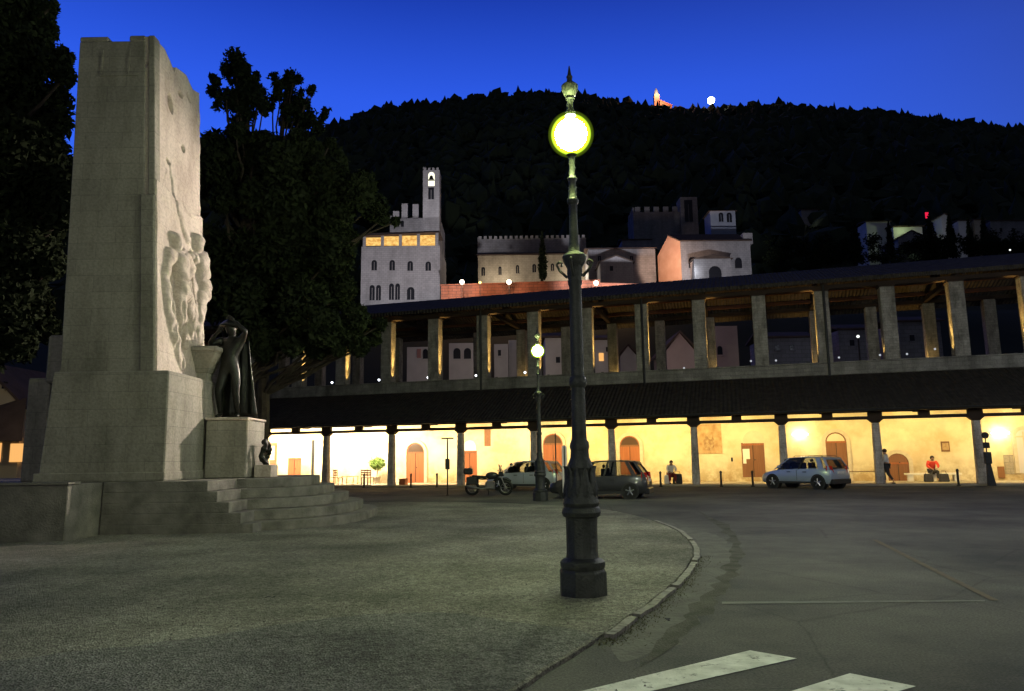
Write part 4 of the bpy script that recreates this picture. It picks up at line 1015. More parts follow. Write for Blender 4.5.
def car(label, loc, heading, paint, Lc=4.05, Wc=1.74, Hc=1.5, suv=False):
    t = thing('parked_car', label, 'car', loc, heading, 'cars parked before the portico')
    W = Wc/2; r = .33 if suv else .30; zb = .26 if suv else .20; belt = .96 if suv else .90
    X = lambda f: -Lc/2+Lc*f
    st_ = [(0, .86, zb+.20, belt-.20), (.012, .93, zb+.08, belt-.05), (.05, .985, zb, belt+.02), (.2, 1, zb, belt+.03), (.5, 1, zb, belt), (.70, 1, zb, belt-.03), (.80, .99, zb, belt-.08), (.90, .95, zb, belt-.17), (.965, .87, zb+.02, belt-.27), (.992, .76, zb+.10, belt-.36), (1.0, .68, zb+.18, belt-.42)]
    vs = []; fs = []; m_ = 11
    for f, wf, z0, z1 in st_:
        w_ = W*wf; x = X(f); h = z1-z0
        half = [(w_*.90, z0), (w_*.985, z0+h*.14), (w_, z0+h*.45), (w_*.99, z0+h*.78), (w_*.93, z0+h*.96)]
        pts = [(y, z) for y, z in half] + [(0, z1+.015+.02*(f > .7))] + [(-y, z) for y, z in reversed(half)]
        vs += [(x, y, z) for y, z in pts]
    for j in range(len(st_)-1):
        for i in range(m_):
            fs.append((j*m_+i, j*m_+(i+1) % m_, (j+1)*m_+(i+1) % m_, (j+1)*m_+i))
    fs += [tuple(range(m_)), tuple(range((len(st_)-1)*m_, len(st_)*m_))]
    MB().add(vs, fs).build('body', paint, t, 1)
    # cabin
    xr0_, xr1_, xf1, xf0 = X(.015), X(.12), X(.56), X(.775)
    if suv: xr1_ = X(.10)
    wb_, wt = W*.93, W*.73; zt_ = Hc-.045; zb_ = belt-.03
    g = MB()
    g.hexa([(xr0_+.03, -wb_+.03, zb_), (xf0-.05, -wb_+.03, zb_-.08), (xf0-.05, wb_-.03, zb_-.08), (xr0_+.03, wb_-.03, zb_)], [(xr1_+.03, -wt+.02, zt_), (xf1-.03, -wt+.02, zt_), (xf1-.03, wt-.02, zt_), (xr1_+.03, wt-.02, zt_)])
    g.build('windows', m_cglass, t)
    rf_ = []; F = []
    rx = [xr1_-.10, xr1_, xr1_+.3, (xr1_+xf1)/2, xf1-.25, xf1, xf1+.10]; rz = [Hc-.10, Hc-.045, Hc-.012, Hc, Hc-.012, Hc-.045, Hc-.085]
    for x, z in zip(rx, rz):
        rf_ += [(x, -wt-.03, z-.05), (x, -wt+.02, z-.008), (x, -wt*.5, z+.006), (x, 0, z+.012), (x, wt*.5, z+.006), (x, wt-.02, z-.008), (x, wt+.03, z-.05), (x, 0, z-.055)]
    for j in range(6):
        for i in range(8): F.append((j*8+i, j*8+(i+1) % 8, (j+1)*8+(i+1) % 8, (j+1)*8+i))
    F += [tuple(range(8)), tuple(range(48, 56))]
    MB().add(rf_, F).build('roof', paint, t, 1)
    for sg in (-1, 1):
        def pil(xa, xb, wa, wd, nm='pillar', mt=paint):
            MB().hexa([(xa-wd, sg*wb_-.03, zb_), (xa+wd, sg*wb_-.03, zb_), (xa+wd, sg*wb_+.015, zb_), (xa-wd, sg*wb_+.015, zb_)],
                      [(xb-wd*.8, sg*wt-.03, zt_), (xb+wd*.8, sg*wt-.03, zt_), (xb+wd*.8, sg*wt+.02, zt_), (xb-wd*.8, sg*wt+.02, zt_)]).build(nm, mt, t)
        pil(xf0-.03, xf1+.02, 0, .045); pil((xf0+xr0_)/2+.12, (xf1+xr1_)/2+.18, 0, .04, 'pillar', m_plastic)
        pil(xr0_+.42, xr1_+.34, 0, .14 if suv else .09); pil(xr0_+.05, xr1_+.03, 0, .06)
        for fx, nm in ((.17, 'rear'), (.80, 'front')):
            x = X(fx)
            wa = MB().prism([(x+(r*1.16)*math.cos(a), r*1.0+(r*1.16)*math.sin(a)) for a in [2*math.pi*i/22 for i in range(22)]], sg*(W-.25), sg*(W+.004)); wa.build('wheel_arch', m_plastic, t)
            wh = MB().lathe([(r*.62, -.1), (r*.93, -.1), (r, -.06), (r, .06), (r*.93, .1), (r*.62, .1)], (x, sg*(W-.09), r), 24, 'y').build('wheel', m_black, t, 1)
            rim = MB(); rim.lathe([(r*.64, -.085), (r*.64, .085), (r*.56, .09), (r*.54, .05)], (x, sg*(W-.09), r), 24, 'y')
            for q in range(5):
                a = 2*math.pi*q/5+.3; rim.tube([(x, sg*(W+.005), r), (x+r*.58*math.cos(a), sg*(W-.005), r+r*.58*math.sin(a))], [.035, .028], 6)
            rim.ball((x, sg*(W+.01), r), .05, 10, 6, (1, .4, 1)); rim.build('rim', mat_rim, wh, 1)
            MB().lathe([(r*.5, -.01), (r*.5, .01)], (x, sg*(W-.05), r), 20, 'y').build('brake_disc', m_darkmetal, wh)
        MB().hexa([(xf0-.42, sg*(wb_+.01), belt+.02), (xf0-.24, sg*(wb_+.01), belt+.0), (xf0-.24, sg*(wb_+.17), belt+.03), (xf0-.42, sg*(wb_+.17), belt+.05)],
                  [(xf0-.40, sg*(wb_+.02), belt+.14), (xf0-.27, sg*(wb_+.02), belt+.12), (xf0-.27, sg*(wb_+.16), belt+.14), (xf0-.40, sg*(wb_+.16), belt+.16)]).build('side_mirror', paint, t, bevel=.02)
        for fx in (.34, .56): MB().box(X(fx)-.09, X(fx)+.09, sg*(W-.0)-.02, sg*(W)+.025, belt-.17, belt-.14).build('door_handle', m_plastic, t)
        for fx in (.45,): MB().box(X(fx)-.006, X(fx)+.006, sg*W-.01, sg*W+.004, zb+.14, belt-.06).build('door_gap', m_plastic, t)
        MB().box(X(.22), X(.75), sg*(W-.03), sg*(W+.012), zb+.0, zb+.10).build('side_skirt', m_plastic, t)
        MB().hexa([(X(0)-.01, sg*W*.62, belt-.22), (X(.055), sg*W*.99, belt-.20), (X(.055), sg*W*.9, belt-.20), (X(0)+.04, sg*W*.6, belt-.22)],
                  [(X(.012)-.01, sg*W*.72, belt+.12), (X(.055), sg*W*.95, belt+.12), (X(.055), sg*W*.85, belt+.12), (X(.02)+.04, sg*W*.68, belt+.12)]).build('tail_light', m_tail, t)
        MB().hexa([(X(.96), sg*W*.80, belt-.36), (X(.985), sg*W*.55, belt-.38), (X(.95), sg*W*.5, belt-.38), (X(.92), sg*W*.80, belt-.36)],
                  [(X(.925), sg*W*.90, belt-.22), (X(.965), sg*W*.58, belt-.25), (X(.93), sg*W*.5, belt-.25), (X(.89), sg*W*.85, belt-.22)]).build('headlight', m_head, t)
        for x in (-.25, .65):
            MB().box(x-.06, x+.10, sg*.38-.22, sg*.38+.22, .4, belt+.28).box(x-.03, x+.06, sg*.38-.10, sg*.38+.10, belt+.30, belt+.44).build('seat', m_seat, t, bevel=.03)
    MB().hexa([(X(0)-.06, -W*.86, zb-.02), (X(.03), -W*.86, zb-.02), (X(.03), W*.86, zb-.02), (X(0)-.06, W*.86, zb-.02)], [(X(0)-.06, -W*.88, zb+.22), (X(.03), -W*.93, zb+.22), (X(.03), W*.93, zb+.22), (X(0)-.06, W*.88, zb+.22)]).build('rear_bumper', m_plastic if suv else paint, t, bevel=.03)
    MB().box(X(0)-.02, X(.02), -.26, .26, belt-.24, belt-.13).build('number_plate', m_plate, t)
    MB().box(X(.99), X(1)+.02, -.3, .3, zb+.10, zb+.22).build('front_grille', m_plastic, t)
    if suv:
        for sg in (-1, 1): MB().tube([(xr1_+.1, sg*(wt-.06), Hc-.02), (xr1_+.18, sg*(wt-.06), Hc+.035), (xf1-.22, sg*(wt-.06), Hc+.035), (xf1-.14, sg*(wt-.06), Hc-.02)], .014, 6).build('roof_rail', m_darkmetal, t)
    return t
mat_rim = mat('grey alloy rim', (.32, .33, .35), rough=.35, metal=.8)
p = aty(804, 480, 36.6); car('light silver blue SUV parked at an angle, seen from its rear corner', (p.x, p.y, 0), R(125), carpaint('silver blue car paint', (.42, .50, .64)), 3.9, 1.72, 1.52, True)
p = aty(526, 480, 39.0); car('pale grey hatchback behind the motorcycle, facing left', (p.x, p.y, GZ), R(157), carpaint('pale grey car paint', (.52, .56, .64)), 3.95, 1.70, 1.46)
p = aty(600, 480, 30.6); car('dark grey hatchback parked right behind the front lamp post', (p.x, p.y, .0), R(163), carpaint('dark grey car paint', (.045, .045, .052)), 4.0, 1.72, 1.50)
# motorcycle (x forward)
p = gnd(489, 495.5, GZ)
t = thing('motorcycle', 'dark touring motorcycle with rear top box parked on the gravel', 'motorcycle', (p.x, p.y, GZ), R(-6))
m_tank = mat('dark tank paint', (.03, .03, .035), rough=.25); m_eng = mat('engine metal', (.22, .22, .22), rough=.4, metal=.8)
for x, nm in ((-.74, 'rear'), (.74, 'front')):
    wh = MB().tube([(x+.27*math.cos(a), 0, .33+.27*math.sin(a)) for a in [2*math.pi*i/24 for i in range(25)]], .062, 8, False).build('wheel', m_black, t, 1)
    rm = MB(); rm.tube([(x+.215*math.cos(a), 0, .33+.215*math.sin(a)) for a in [2*math.pi*i/24 for i in range(25)]], .022, 6, False)
    for q in range(8):
        a = math.pi*q/4; rm.tube([(x, 0, .33), (x+.21*math.cos(a), 0, .33+.21*math.sin(a))], .011, 5)
    rm.lathe([(.06, -.06), (.06, .06)], (x, 0, .33), 12, 'y'); rm.build('rim', m_eng, wh, 1)
fk = MB()
for s_ in (-.09, .09): fk.tube([(.74, s_, .33), (.48, s_, .98)], .025, 8)
fk.build('fork', m_eng, t, 1)
MB().tube([(.62, 0, .70), (.78, 0, .71), (.98, 0, .60)], [.07, .075, .05], 8).build('front_mudguard', m_tank, t, 1)
MB().tube([(-.74, 0, .33), (-.2, 0, .38), (0, 0, .34), (.28, 0, .45), (.46, 0, .9), (.1, 0, .72), (-.3, 0, .70), (-.85, 0, .82)], .03, 8).build('frame', m_darkmetal, t, 1)
MB().box(-.14, .26, -.15, .15, .26, .62).build('engine', m_eng, t, bevel=.05)
ec = MB()
for q in range(4): ec.box(-.02, .24, -.17, .17, .45+q*.045, .465+q*.045)
ec.build('cooling_fin', m_eng, t)
MB().ball((.14, 0, .86), .2, 16, 10, (1.45, .75, .8)).build('fuel_tank', m_tank, t, 1)
MB().hexa([(-.75, -.12, .80), (-.08, -.15, .72), (-.08, .15, .72), (-.75, .12, .80)], [(-.75, -.13, .90), (-.10, -.14, .84), (-.10, .14, .84), (-.75, .13, .90)]).build('seat', m_black, t, bevel=.04)
MB().box(-1.10, -.72, -.22, .22, .92, 1.20).build('top_box', m_tank, t, bevel=.06)
for s_ in (-1, 1): MB().box(-.95, -.50, s_*.27-.10, s_*.27+.10, .48, .82).build('pannier', m_plastic, t, bevel=.04)
MB().tube([(.44, -.36, 1.08), (.50, -.15, 1.04), (.50, .15, 1.04), (.44, .36, 1.08)], .018, 8).build('handlebar', m_darkmetal, t, 1)
for s_ in (-1, 1):
    mm = MB(); mm.tube([(.48, s_*.28, 1.06), (.52, s_*.33, 1.24)], .009, 6); mm.ball((.52, s_*.34, 1.27), .055, 10, 6, (.4, 1, .7)); mm.build('mirror', m_darkmetal, t, 1)
MB().hexa([(.52, -.16, 1.0), (.66, -.16, .98), (.66, .16, .98), (.52, .16, 1.0)], [(.44, -.12, 1.34), (.46, -.12, 1.34), (.46, .12, 1.34), (.44, .12, 1.34)]).build('windscreen', m_cglass, t)
MB().hexa([(.42, -.14, .80), (.68, -.10, .84), (.68, .10, .84), (.42, .14, .80)], [(.44, -.15, 1.02), (.62, -.13, 1.02), (.62, .13, 1.02), (.44, .15, 1.02)]).build('fairing', m_tank, t, bevel=.03)
MB().ball((.68, 0, .93), .085, 12, 8, (.6, 1, 1)).build('headlight', m_head, t, 1)
MB().tube([(.1, -.18, .34), (-.3, -.2, .30), (-.95, -.24, .42)], [.03, .035, .055], 10).build('exhaust', m_eng, t, 1)
MB().tube([(-.02, .14, .3), (-.08, .34, .02)], .014, 6).build('side_stand', m_darkmetal, t)
# ------------------------------------------------------------------ near trees
def limb(mb_, a, b, r0, r1, n=5, wob=.15):
    a = Vector(a); b = Vector(b); pts = []; rs = []
    for i in range(n+1):
        f = i/n; p = a.lerp(b, f)
        if 0 < i < n: p += Vector((random.uniform(-1, 1), random.uniform(-1, 1), random.uniform(-.5, .5)))*wob
        pts.append(p); rs.append(r0+(r1-r0)*f)
    mb_.tube(pts, rs, 8)
def tree(name, label, base, trunk_top, clumps, n, size, leaf, tr=.3, group=None, shell=.45):
    base = Vector(base); t = thing(name, label, 'tree', base, 0, group)
    tm = MB(); top = Vector(trunk_top)-base
    limb(tm, (0, 0, -.1), top, tr, tr*.45, 7, .12); tm.build('trunk', m_bark, t, 1)
    lm = MB()
    cs = [Vector(c[:3])-base for c in clumps]
    for c in cs[:60:(1 if n > 20000 else 7)]:
        if c.z < 5.5: continue
        f = min(.95, max(.35, c.z/max(top.z, .1)-.25)); limb(lm, top*f, c, tr*.28, .03, 5, .2)
    lm.build('limb', m_bark, t, 1)
    leaf_mesh('crown', [tuple(c) for c in cs], [c[3] if len(c) == 4 else c[3:6] for c in [(*cc[:3], *([cc[3]]*3 if len(cc) == 4 else cc[3:])) for cc in clumps]], n, size, leaf, t, shell=shell)
    return t
def pxclumps(lst, Y, dY, rscale=1.0, k=1):
    out = []
    for (x, y, r) in lst:
        for q in range(k):
            YY_ = Y+random.uniform(-dY, dY); p = aty(x+(random.uniform(-.35, .35)*r*(1 if k < 3 else 2.2) if k > 1 else 0), y+(random.uniform(-.35, .35)*r*(1 if k < 3 else 2.2) if k > 1 else 0), YY_)
            a = aty(x+r, y, YY_); out.append((p.x, p.y, p.z, abs(a.x-p.x)*rscale*(.8 if k > 1 else 1)))
    return out
# large tree at the left edge
L1 = [(-40, -20, 50), (10, 10, 38), (30, 25, 26), (50, 8, 10), (48, 30, 12), (15, 60, 38), (44, 62, 22), (62, 58, 13), (66, 74, 11), (-40, 80, 50), (20, 110, 42), (50, 100, 24), (60, 122, 15), (15, 160, 44), (45, 150, 26), (70, 168, 14), (78, 196, 13), (62, 190, 20), (-40, 180, 50), (15, 215, 44), (45, 215, 26), (68, 220, 15), (20, 265, 40), (48, 262, 20), (10, 310, 36), (38, 312, 18), (-10, 345, 26), (22, 345, 18), (-50, 290, 50), (-90, 50, 60), (-90, 180, 60), (48, 240, 16), (30, 290, 22), (8, 335, 16), (50, 330, 14)]
tb = aty(-15, 480, 22.0); tt = aty(5, 60, 22)
tree('evergreen_tree', 'huge dark evergreen tree filling the left edge behind the memorial', (tb.x-3.0, 22.5, 0), (tt.x-2, 22.5, tt.z), pxclumps(L1, 22.3, 1.2, 1.0, 2), 110000, .12, m_leaf, .42)
# dark broad crowns behind the memorial
L2 = [(215, 150, 22), (222, 165, 26), (250, 160, 26), (280, 160, 26), (305, 158, 22), (330, 172, 22), (215, 200, 26), (250, 205, 30), (290, 205, 30), (330, 205, 28), (358, 190, 20), (374, 206, 16), (215, 250, 26), (250, 255, 30), (290, 255, 30), (330, 250, 28), (336, 240, 20), (348, 236, 12), (382, 216, 8), (240, 300, 28), (275, 300, 28), (310, 300, 26), (335, 290, 20), (344, 285, 14), (352, 318, 18), (366, 328, 10), (345, 328, 16), (330, 332, 16), (300, 335, 20), (270, 338, 20), (244, 340, 18), (222, 300, 20), (362, 345, 9), (374, 338, 8), (380, 326, 7), (290, 352, 15), (262, 352, 13), (318, 350, 12), (234, 130, 9), (300, 140, 9), (316, 150, 8), (225, 345, 16), (240, 135, 10), (265, 140, 14), (330, 142, 6), (395, 222, 5), (338, 352, 8)]
c2 = pxclumps(L2, 30, 1.8, 1.0, 2)
lft = [c for c in c2 if c[0] < -8.2]; rgt = [c for c in c2 if c[0] >= -8.2]
b1 = aty(232, 470, 30); t1 = aty(245, 190, 30)
tree('evergreen_tree', 'dense dark tree directly behind the bronze statue', (b1.x, 30.3, 0), (t1.x, 30, t1.z), lft, 80000, .14, m_leaf, .35)
b2 = aty(300, 470, 29.5); t2 = aty(318, 200, 30)
tree('evergreen_tree', 'dark broad tree whose crown hides the left end of the gallery', (b1.x+.7, 31.4, 0), (t2.x-2.5, 31, t2.z), rgt, 80000, .14, m_leaf, .30)
# two pines standing above
P1 = [(240, 62, 8), (232, 74, 8), (246, 74, 9), (254, 84, 10), (228, 86, 7), (218, 84, 5), (240, 92, 12), (256, 98, 11), (222, 98, 6), (215, 92, 5), (234, 104, 8), (250, 110, 10), (262, 108, 8), (218, 106, 5), (244, 118, 8), (226, 68, 5), (214, 76, 3), (249, 66, 4), (256, 76, 6)]
P2 = [(287, 72, 5), (284, 80, 6), (292, 84, 6), (298, 80, 6), (276, 78, 4), (280, 90, 6), (292, 96, 7), (300, 92, 5), (301, 104, 6), (290, 108, 6), (276, 96, 6), (268, 100, 5), (312, 92, 3.5), (308, 104, 4), (314, 88, 3), (300, 116, 8), (312, 116, 7), (322, 118, 5), (327, 112, 4), (320, 124, 7), (290, 122, 6), (305, 124, 8), (264, 92, 3.5), (272, 106, 4)]
pb = aty(240, 470, 36); pt = aty(246, 72, 36)
def hi(c, s): return [(a[0], a[1], a[2], a[3]*s) for a in c]
tree('pine_tree', 'tall pine whose round top clumps rise left above the dark trees', (pb.x, 36, 0), (pt.x, 36, pt.z), hi(pxclumps(P1, 36, .9, 1.3, 4), .72), 9500, .12, m_leaf2, .30, 'pines above the dark trees', .05)
pb = aty(250, 470, 37); pt = aty(288, 80, 37)
tree('pine_tree', 'thinner pine with scattered clumps right of the taller pine', (pb.x, 37, 0), (pt.x, 37, pt.z), hi(pxclumps(P2, 37, .9, 1.3, 4), .72), 7500, .12, m_leaf2, .24, 'pines above the dark trees', .05)
# ------------------------------------------------------------------ hillside
ridge_px = [(-500, 190), (-200, 175), (0, 165), (200, 150), (300, 135), (330, 128), (348, 122), (365, 112), (395, 105), (430, 101), (470, 96), (500, 93), (525, 91), (560, 91), (590, 97), (620, 101), (650, 107), (680, 108), (705, 107), (740, 105), (770, 104), (800, 107), (840, 109), (870, 112), (905, 119), (940, 123), (975, 127), (1005, 133), (1040, 136), (1150, 150), (1300, 165), (1600, 190)]
YR = 640.0
rp_ = [aty(x, y, YR) for x, y in ridge_px]; RX = [p.x for p in rp_]; RZ = [p.z for p in rp_]
def rz_(x): return float(np.interp(x, RX, RZ))
def hz(x, y):                      # terrain height: gentle foot, town terrace, then the steep wooded slope
    t = min(1, max(0, (x-60)/60)); t = t*t*(3-2*t)
    plat = 33+19*t
    foot = float(np.interp(y, [75, 95, 110, 148, 165, 205], [0, 1.5, 8, 30, 33, plat]))
    foot = min(foot, plat)
    if y <= 205: z = foot
    else:
        f = (y-205)/(YR-205); z = plat+(rz_(x)-8-plat)*min(1, f)
        if f > 1: z = rz_(x)-8-(f-1)*120
    return z + noise.fractal(Vector((x*.012, y*.012, 0)), 1, 2, 4)*4*min(1, max(0, (y-205)/80))*(1 if y < YR-50 else .25)
m_hill = mat('dark hillside ground', (.022, .028, .014), (.05, .055, .03), .05, .95)
GX, GYn = 150, 90
xs = np.linspace(-900, 1150, GX); ys = 75+(np.linspace(0, 1, GYn)**1.25)*(860-75)
vs = [(float(x), float(y), hz(x, y) if y > 75.5 else 0.0) for y in ys for x in xs]
fs = [(j*GX+i, j*GX+i+1, (j+1)*GX+i+1, (j+1)*GX+i) for j in range(GYn-1) for i in range(GX-1)]
tag(MB().add(vs, fs).build('hill', m_hill, smooth='all'), kind='structure')
def forest():
    rng = np.random.default_rng(11)
    import itertools
    # unit blob: two-ring uneven ellipsoid
    V = []; F = []
    nu = 7
    for (z, r) in ((0.0, .55), (.35, 1.0), (.7, .72)):
        for i in range(nu):
            a = 2*math.pi*i/nu; V.append((r*math.cos(a), r*math.sin(a), z))
    V.append((0, 0, 1.05))
    for j in range(2):
        for i in range(nu): F.append((j*nu+i, j*nu+(i+1) % nu, (j+1)*nu+(i+1) % nu, (j+1)*nu+i))
    for i in range(nu): F.append((2*nu+i, 2*nu+(i+1) % nu, 3*nu, 3*nu))
    V = np.array(V); F4 = [f for f in F[:14]]; F3 = [(f[0], f[1], f[2]) for f in F[14:]]
    pts = []
    for i in range(9000):
        y = 210+rng.random()**.7*(YR+15-210); x = rng.uniform(-.75*y, .80*y)
        pts.append((x, y, hz(x, y), rng.uniform(2.2, 7.5), rng.uniform(4, 13)))
    for i in range(1500):
        x = rng.uniform(-420, 520); y = YR+rng.uniform(-12, 6)
        pts.append((x, y, hz(x, min(y, YR))-2, rng.uniform(3.0, 6.0), rng.uniform(4, 7)+max(0, rng.normal())*1.0))
    allv = []; me_f = []
    for k, (x, y, z, r, h) in enumerate(pts):
        jit = 1+.2*rng.normal(size=(len(V), 1))
        v = V*jit*np.array([r, r, h])+np.array([x, y, z-1]); allv.append(v); b = k*len(V)
        me_f += [tuple(b+i for i in f) for f in F4]+[tuple(b+i for i in f) for f in F3]
    me = bpy.data.meshes.new('forest'); me.from_pydata(np.concatenate(allv).tolist(), [], me_f)
    me.materials.append(mat('far woodland leaf', (.020, .032, .014), (.04, .055, .025), .08, .9))
    o = bpy.data.objects.new('forest', me); COL.objects.link(o); tag(o, 'dark wooded hillside behind the old town', kind='stuff')
forest()
# ------------------------------------------------------------------ old town
m_pale = blocks('pale limestone ashlar', (.42, .40, .42), (.36, .345, .365), (.25, .24, .25), 1.0, .5, .03, .45, .35, bump=.3)
m_pale2 = blocks('grey limestone', (.34, .33, .35), (.28, .27, .29), (.2, .2, .2), 1.0, .5, .03, .5, .35, bump=.3)
m_cream = blocks('cream stone wall', (.50, .44, .36), (.44, .39, .32), (.3, .27, .23), 1.0, .5, .03, .5, .35, bump=.3)
m_salmon = mat('salmon brick gable', (.55, .30, .20), (.66, .40, .28), .5, .9, bump=.3)
m_orange = blocks('terracotta terrace wall', (.34, .12, .07), (.24, .085, .05), (.12, .06, .045), 1.6, .6, .05, .8, .25, bump=.4)
m_win = mat('dark window pane', (.02, .02, .025), rough=.25)
m_lit = glow('lit gallery interior', (1.0, .55, .14), 1.15)
def litm():
    nt = m_lit.node_tree; e = [n for n in nt.nodes if n.type == 'EMISSION'][0]
    nt.links.new(ramp2(nt, nz(nt, coords(nt, (1, 1, 1.6)), .9, 5, .7), (.62, .26, .05), (1.0, .66, .20), .36, .62), e.inputs[0])
litm()
m_litw = glow('lit belfry opening', (1.0, .97, .72), 1.6)
m_warmwin = glow('lit orange window', (1.0, .50, .15), 1.0)
m_roofd = mat('old town roof tiles', (.075, .05, .04), (.12, .085, .07), .8, .9, bump=.6)
def bld(name, label, cat, Y, x0, x1, ytop, ybot, m, depth=12, rz=0, group=None, cren=0, wins=(), roof=None, rh=1.5, extra=None):
    """box building whose front stands at distance Y; pixel extents give its true size there"""
    a = aty(x0, ytop, Y); b = aty(x1, ytop, Y); zt_ = (a.z+b.z)/2; zb_ = min(hz((a.x+b.x)/2, Y)-.3, zt_-3)
    cx = (a.x+b.x)/2; hw = (b.x-a.x)/2
    t = thing(name, label, cat, (cx, Y, zb_), rz, group)
    H = zt_-zb_
    MB().box(-hw, hw, 0, depth, -1.5, H).build('wall', m, t)
    if cren:
        for i in range(cren):
            c = -hw+(i+.5)*2*hw/cren; q = 2*hw/cren*.28
            mb_ = MB().box(c-q, c+q, 0, .6, H, H+.0+q*2.1)
            mb_.build('merlon', m, t)
        for i in range(max(2, int(cren*.6))):
            c = (i+.5)*depth/max(2, int(cren*.6)); q = .28*depth/max(2, int(cren*.6))
            MB().box(-hw, -hw+.6, c-q, c+q, H, H+q*1.8).build('merlon', m, t)
    for wd in wins:
        wx0, wy0, wx1, wy1 = wd[:4]; kind = wd[4] if len(wd) > 4 else 'arch'; mm = wd[5] if len(wd) > 5 else m_win
        p = aty(wx0, wy1, Y); q = aty(wx1, wy0, Y); ww = q.x-p.x; hh = q.z-p.z; c = (p.x+q.x)/2-cx; z0 = p.z-zb_
        po = arch(c, z0, ww, hh, 6) if kind == 'arch' else [(c-ww/2, z0), (c+ww/2, z0), (c+ww/2, z0+hh), (c-ww/2, z0+hh)]
        wo = MB().prism(po, -.06, .3).build('window', mm, t)
        if ww > .8 and mm is m_win:
            MB().box(c-.05, c+.05, -.10, -.05, z0+.05, z0+hh*.8).build('mullion', m, wo)
        if mm is m_win: MB().box(c-ww/2-.1, c+ww/2+.1, -.18, 0, z0-.16, z0).build('sill', m, wo)
    if roof == 'gable_x':   # ridge along x
        MB().prism([(-.5, H-.02), (depth/2, H+rh), (depth+.5, H-.02), (depth+.5, H+.2), (depth/2, H+rh+.25), (-.5, H+.2)], -hw-.4, hw+.4, 'x').build('roof', m_roofd, t)
    if roof == 'gable_y':   # gable faces the viewer
        MB().prism([(-hw, H-.01), (hw, H-.01), (0, H+rh)], .0, depth).build('gable', m, t)
        MB().prism([(-hw-.4, H-.15), (0, H+rh), (hw+.4, H-.15), (hw+.4, H+.1), (0, H+rh+.28), (-hw-.4, H+.1)], -.3, depth+.3).build('roof', m_roofd, t)
    if roof == 'hip':
        o = .5; MB().add([(-hw-o, -o, H), (hw+o, -o, H), (hw+o, depth+o, H), (-hw-o, depth+o, H), (-hw*.2, depth/2, H+rh), (hw*.2, depth/2, H+rh)], [(3, 2, 1, 0), (0, 1, 5, 4), (1, 2, 5), (2, 3, 4, 5), (3, 0, 4)]).build('roof', m_roofd, t)
    if extra: extra(t, cx, zb_, H, hw)
    return t
def W(*l): return list(l)
# town hall palace with its tall thin tower
pal = bld('town_palace', 'pale stone palace with orange lit top gallery left of the old town', 'palace', 170, 361.5, 440, 246, 330, m_pale, 16,
    wins=W((371.5, 260, 377, 270.5), (389.5, 260, 395, 270.5), (407.5, 261, 413, 271), (425.5, 261.5, 431, 271), (369.5, 285, 374.8, 300.5), (376, 285, 381, 300.5), (389, 283.5, 394, 300), (395.2, 283.5, 400, 300), (407, 287, 414.5, 300)))
for (x0, x1, yt) in ((366, 381, 237.5), (384, 399, 236.3), (402, 417, 235.6), (420, 435, 235)):
    p = aty(x0, 245.5, 170); q = aty(x1, yt, 170)
    MB().box(p.x-pal.location.x, q.x-pal.location.x, -.02, .3, p.z-pal.location.z, q.z-pal.location.z).build('lit_gallery_opening', m_lit, pal)
p = aty(363, 246.5, 170); q = aty(438, 233, 170); O = pal.location
g = MB()
for x in (364.5, 382.5, 400.5, 418.5, 437): 
    c = aty(x, 240, 170).x-O.x; g.box(c-.35, c+.35, -.15, .1, p.z-O.z-.2, q.z-O.z)
g.build('gallery_pillar', m_pale, pal)
MB().hexa([(p.x-O.x-1, -1, q.z-O.z-.8), (q.x-O.x+.5, -1, q.z-O.z), (q.x-O.x+.5, 8, q.z-O.z+.5), (p.x-O.x-1, 8, q.z-O.z-.3)], [(p.x-O.x+2, 0, q.z-O.z+.2), (q.x-O.x+.3, 0, q.z-O.z+.6), (q.x-O.x+.3, 8, q.z-O.z+1.2), (p.x-O.x+2, 8, q.z-O.z+.6)]).build('gallery_roof', m_roofd, pal)
big = bld('crenellated_hall', 'tall battlemented stone hall rising behind the lit gallery', 'palace', 186, 390, 440, 218, 262, m_pale, 14, wins=W((401, 220.5, 404, 227), (427, 223, 430, 228)))
for (x, yt) in ((404.5, 203.5), (415.5, 204), (396, 211), (389, 216)):
    p = aty(x-3, 218.5, 186); q = aty(x+3, yt, 186)
    MB().box(p.x-big.location.x, q.x-big.location.x, 0, .9, p.z-big.location.z, q.z-big.location.z).build('merlon', m_pale, big)
bt = bld('bell_tower', 'slender battlemented bell tower with lit belfry above the palace', 'tower', 184, 423, 439.5, 170, 262, m_pale, 4.2, cren=4,
    wins=W((428.3, 172, 434.6, 186, 'arch', m_litw), (428.3, 187.5, 434, 199.5, 'rect', m_win)))
p = aty(431.5, 178, 184); MB().lathe([(.1, 1.3), (.35, 1.25), (.5, .7), (.8, .1), (.85, 0)], (p.x-bt.location.x, -.35, p.z-bt.location.z-.8), 12).build('bell', m_bronze, bt, 1)
